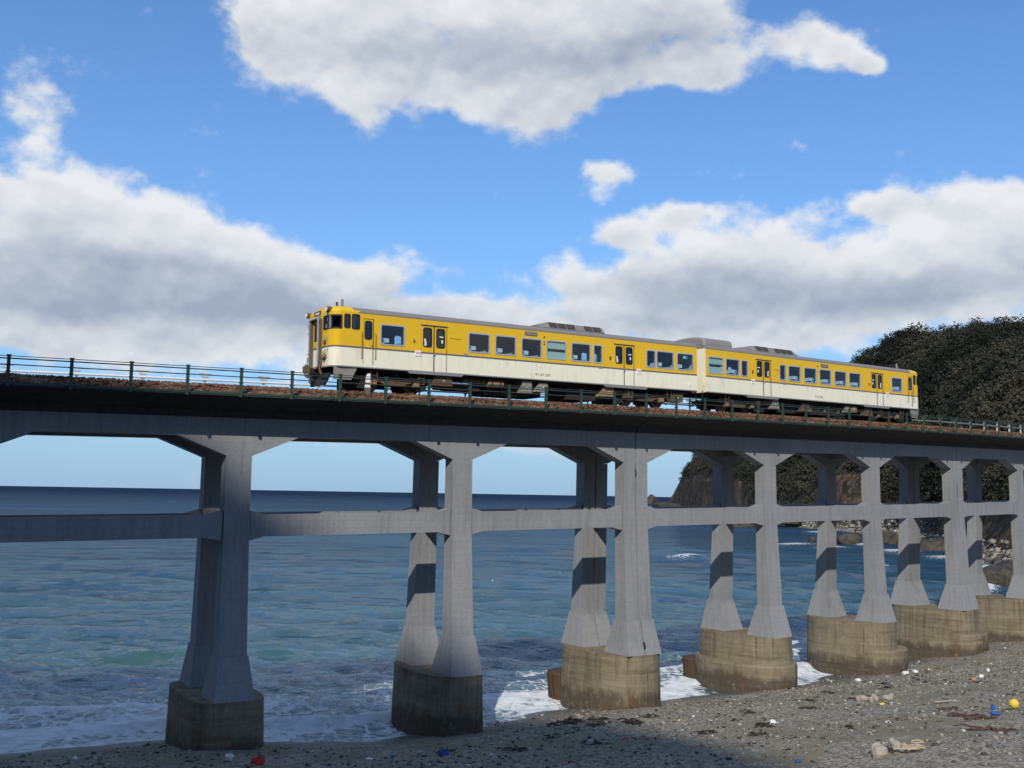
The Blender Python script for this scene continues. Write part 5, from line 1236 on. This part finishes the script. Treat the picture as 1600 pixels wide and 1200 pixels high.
for i, (x, y, w_) in enumerate([(12.02, -11.24, 1.0), (14.62, -11.62, 1.1), (25.32, -5.52, 0.8), (24.18, -8.04, 1.0), (12.59, -13.34, 0.9), (16.6, -8.8, 0.8), (19.6, -9.4, 0.8), (28.5, -6.4, 0.9), (30.5, -4.6, 0.8), (22.0, -7.0, 0.7), (33.0, -8.5, 0.8), (15.7, -14.8, 0.6)]):
    lay('seaweed', weed(w_, 30 + i, 'seaweed', 14), x, y, 'dark seaweed wisp on the sunlit right half of the beach', 'seaweed', i * 0.9, group='dark seaweed wisps on the sunlit beach')
for i, (x, y, w_, lab) in enumerate([(19.82, -17.29, 1.3, 'largest brown weed heap near the yellow float'), (20.4, -16.08, 0.9, 'brown weed heap lying against the left end of the largest one'), (17.24, -19.41, 1.2, 'brown weed heap nearest the bottom right corner'), (22.3, -14.2, 1.0, 'brown weed heap beyond the yellow float')]):
    lay('weed_heap', weed(w_, 60 + i, 'brown_weed', 34), x, y, lab, 'seaweed', i)
lay('plastic_bag', chunk(0.35, 0.16, 11, 'plastic_white'), 15.09, -11.46, 'crumpled white bag among dark weed on the open sand', 'litter')
lay('plastic_scrap', chunk(0.22, 0.06, 12, 'plastic_yellow'), 13.25, -8.09, 'small yellow scrap on the shingle near the third pier', 'litter')
lay('driftwood', stick(1.5, 0.035, 13), 17.17, -11.38, 'long pale stick lying on the grey sand', 'driftwood', 0.5)
lay('plastic_scrap', chunk(0.34, 0.08, 14, 'plastic_yellow'), 22.71, -10.6, 'yellow scrap beside the cluster of stones', 'litter')
lay('driftwood', stick(1.2, 0.05, 15), 24.54, -12.57, 'short thick white driftwood log', 'driftwood', -0.3)
for i in range(7): lay('pale_stone', chunk(0.28 + 0.09 * (i % 3), 0.22, 80 + i, 'pale_stone'), 23.6 + (i % 4) * 0.55, -9.3 + (i // 4) * 0.75 + 0.2 * (i % 2), 'fist to head sized pale stone in the cluster on the shingle', 'stone', i, group='cluster of pale stones')
for i, (x, y, lab) in enumerate([(34.79, -2.56, 'long white foam block on the upper shingle'), (35.52, -2.64, 'white foam block right of the long one'), (31.6, -1.9, 'flat white sheet by the foot of the sixth pier'), (35.84, -6.57, 'white plastic jug beyond the foam blocks'), (38.2, -5.4, 'small white lump far up the beach')]):
    lay('foam_block', chunk(0.5 - 0.06 * i, 0.16, 90 + i, 'plastic_white'), x, y, lab, 'litter', i)
mb = MB(); n = 14
mb.loft([[(r * math.cos(2 * PI * k / n), r * math.sin(2 * PI * k / n), z) for k in range(n)] for r, z in ((0.05, 0.0), (0.14, 0.04), (0.19, 0.14), (0.19, 0.24), (0.14, 0.33), (0.05, 0.37))], 'plastic_yellow'); mb.tube([(0, 0, 0.36), (0.04, 0, 0.42), (0, 0, 0.44)], 0.02, 'plastic_yellow', 6)
lay('fishing_float', mb, 24.0, -15.9, 'large yellow fishing float at the right edge of the beach', 'float', 0, 0.7, dz=0.1)
lay('plastic_bottle', bottle('plastic_blue', 0.4, 0.09), 23.73, -15.31, 'fat blue bottle left of the yellow float', 'bottle', 0.7)
lay('plastic_bottle', bottle('plastic_blue', 0.4, 0.08), 21.1, -17.29, 'small blue bottle by the brown weed', 'bottle', 2.0)
for i in range(4): lay('pale_stone', chunk(0.55 - 0.07 * i, 0.34, 100 + i, 'pale_stone'), 10.27 + 0.5 * (i % 2) + 0.2 * i, -20.5 + 0.45 * (i // 2), 'large pale stone at the bottom edge of the beach', 'stone', i * 1.2, group='large pale stones at the bottom edge')
lay('rope_heap', heap(1.1, 3, 'net'), 11.4, -20.7, 'tangled heap of beige rope beside the large pale stones', 'rope')
lay('plastic_scrap', chunk(0.25, 0.08, 17, 'plastic_blue'), 8.62, -18.8, 'small blue scrap at the bottom edge of the beach', 'litter')
lay('plastic_scrap', chunk(0.34, 0.14, 18, 'plastic_orange'), 33.55, -7.67, 'orange scrap far up the beach', 'litter')
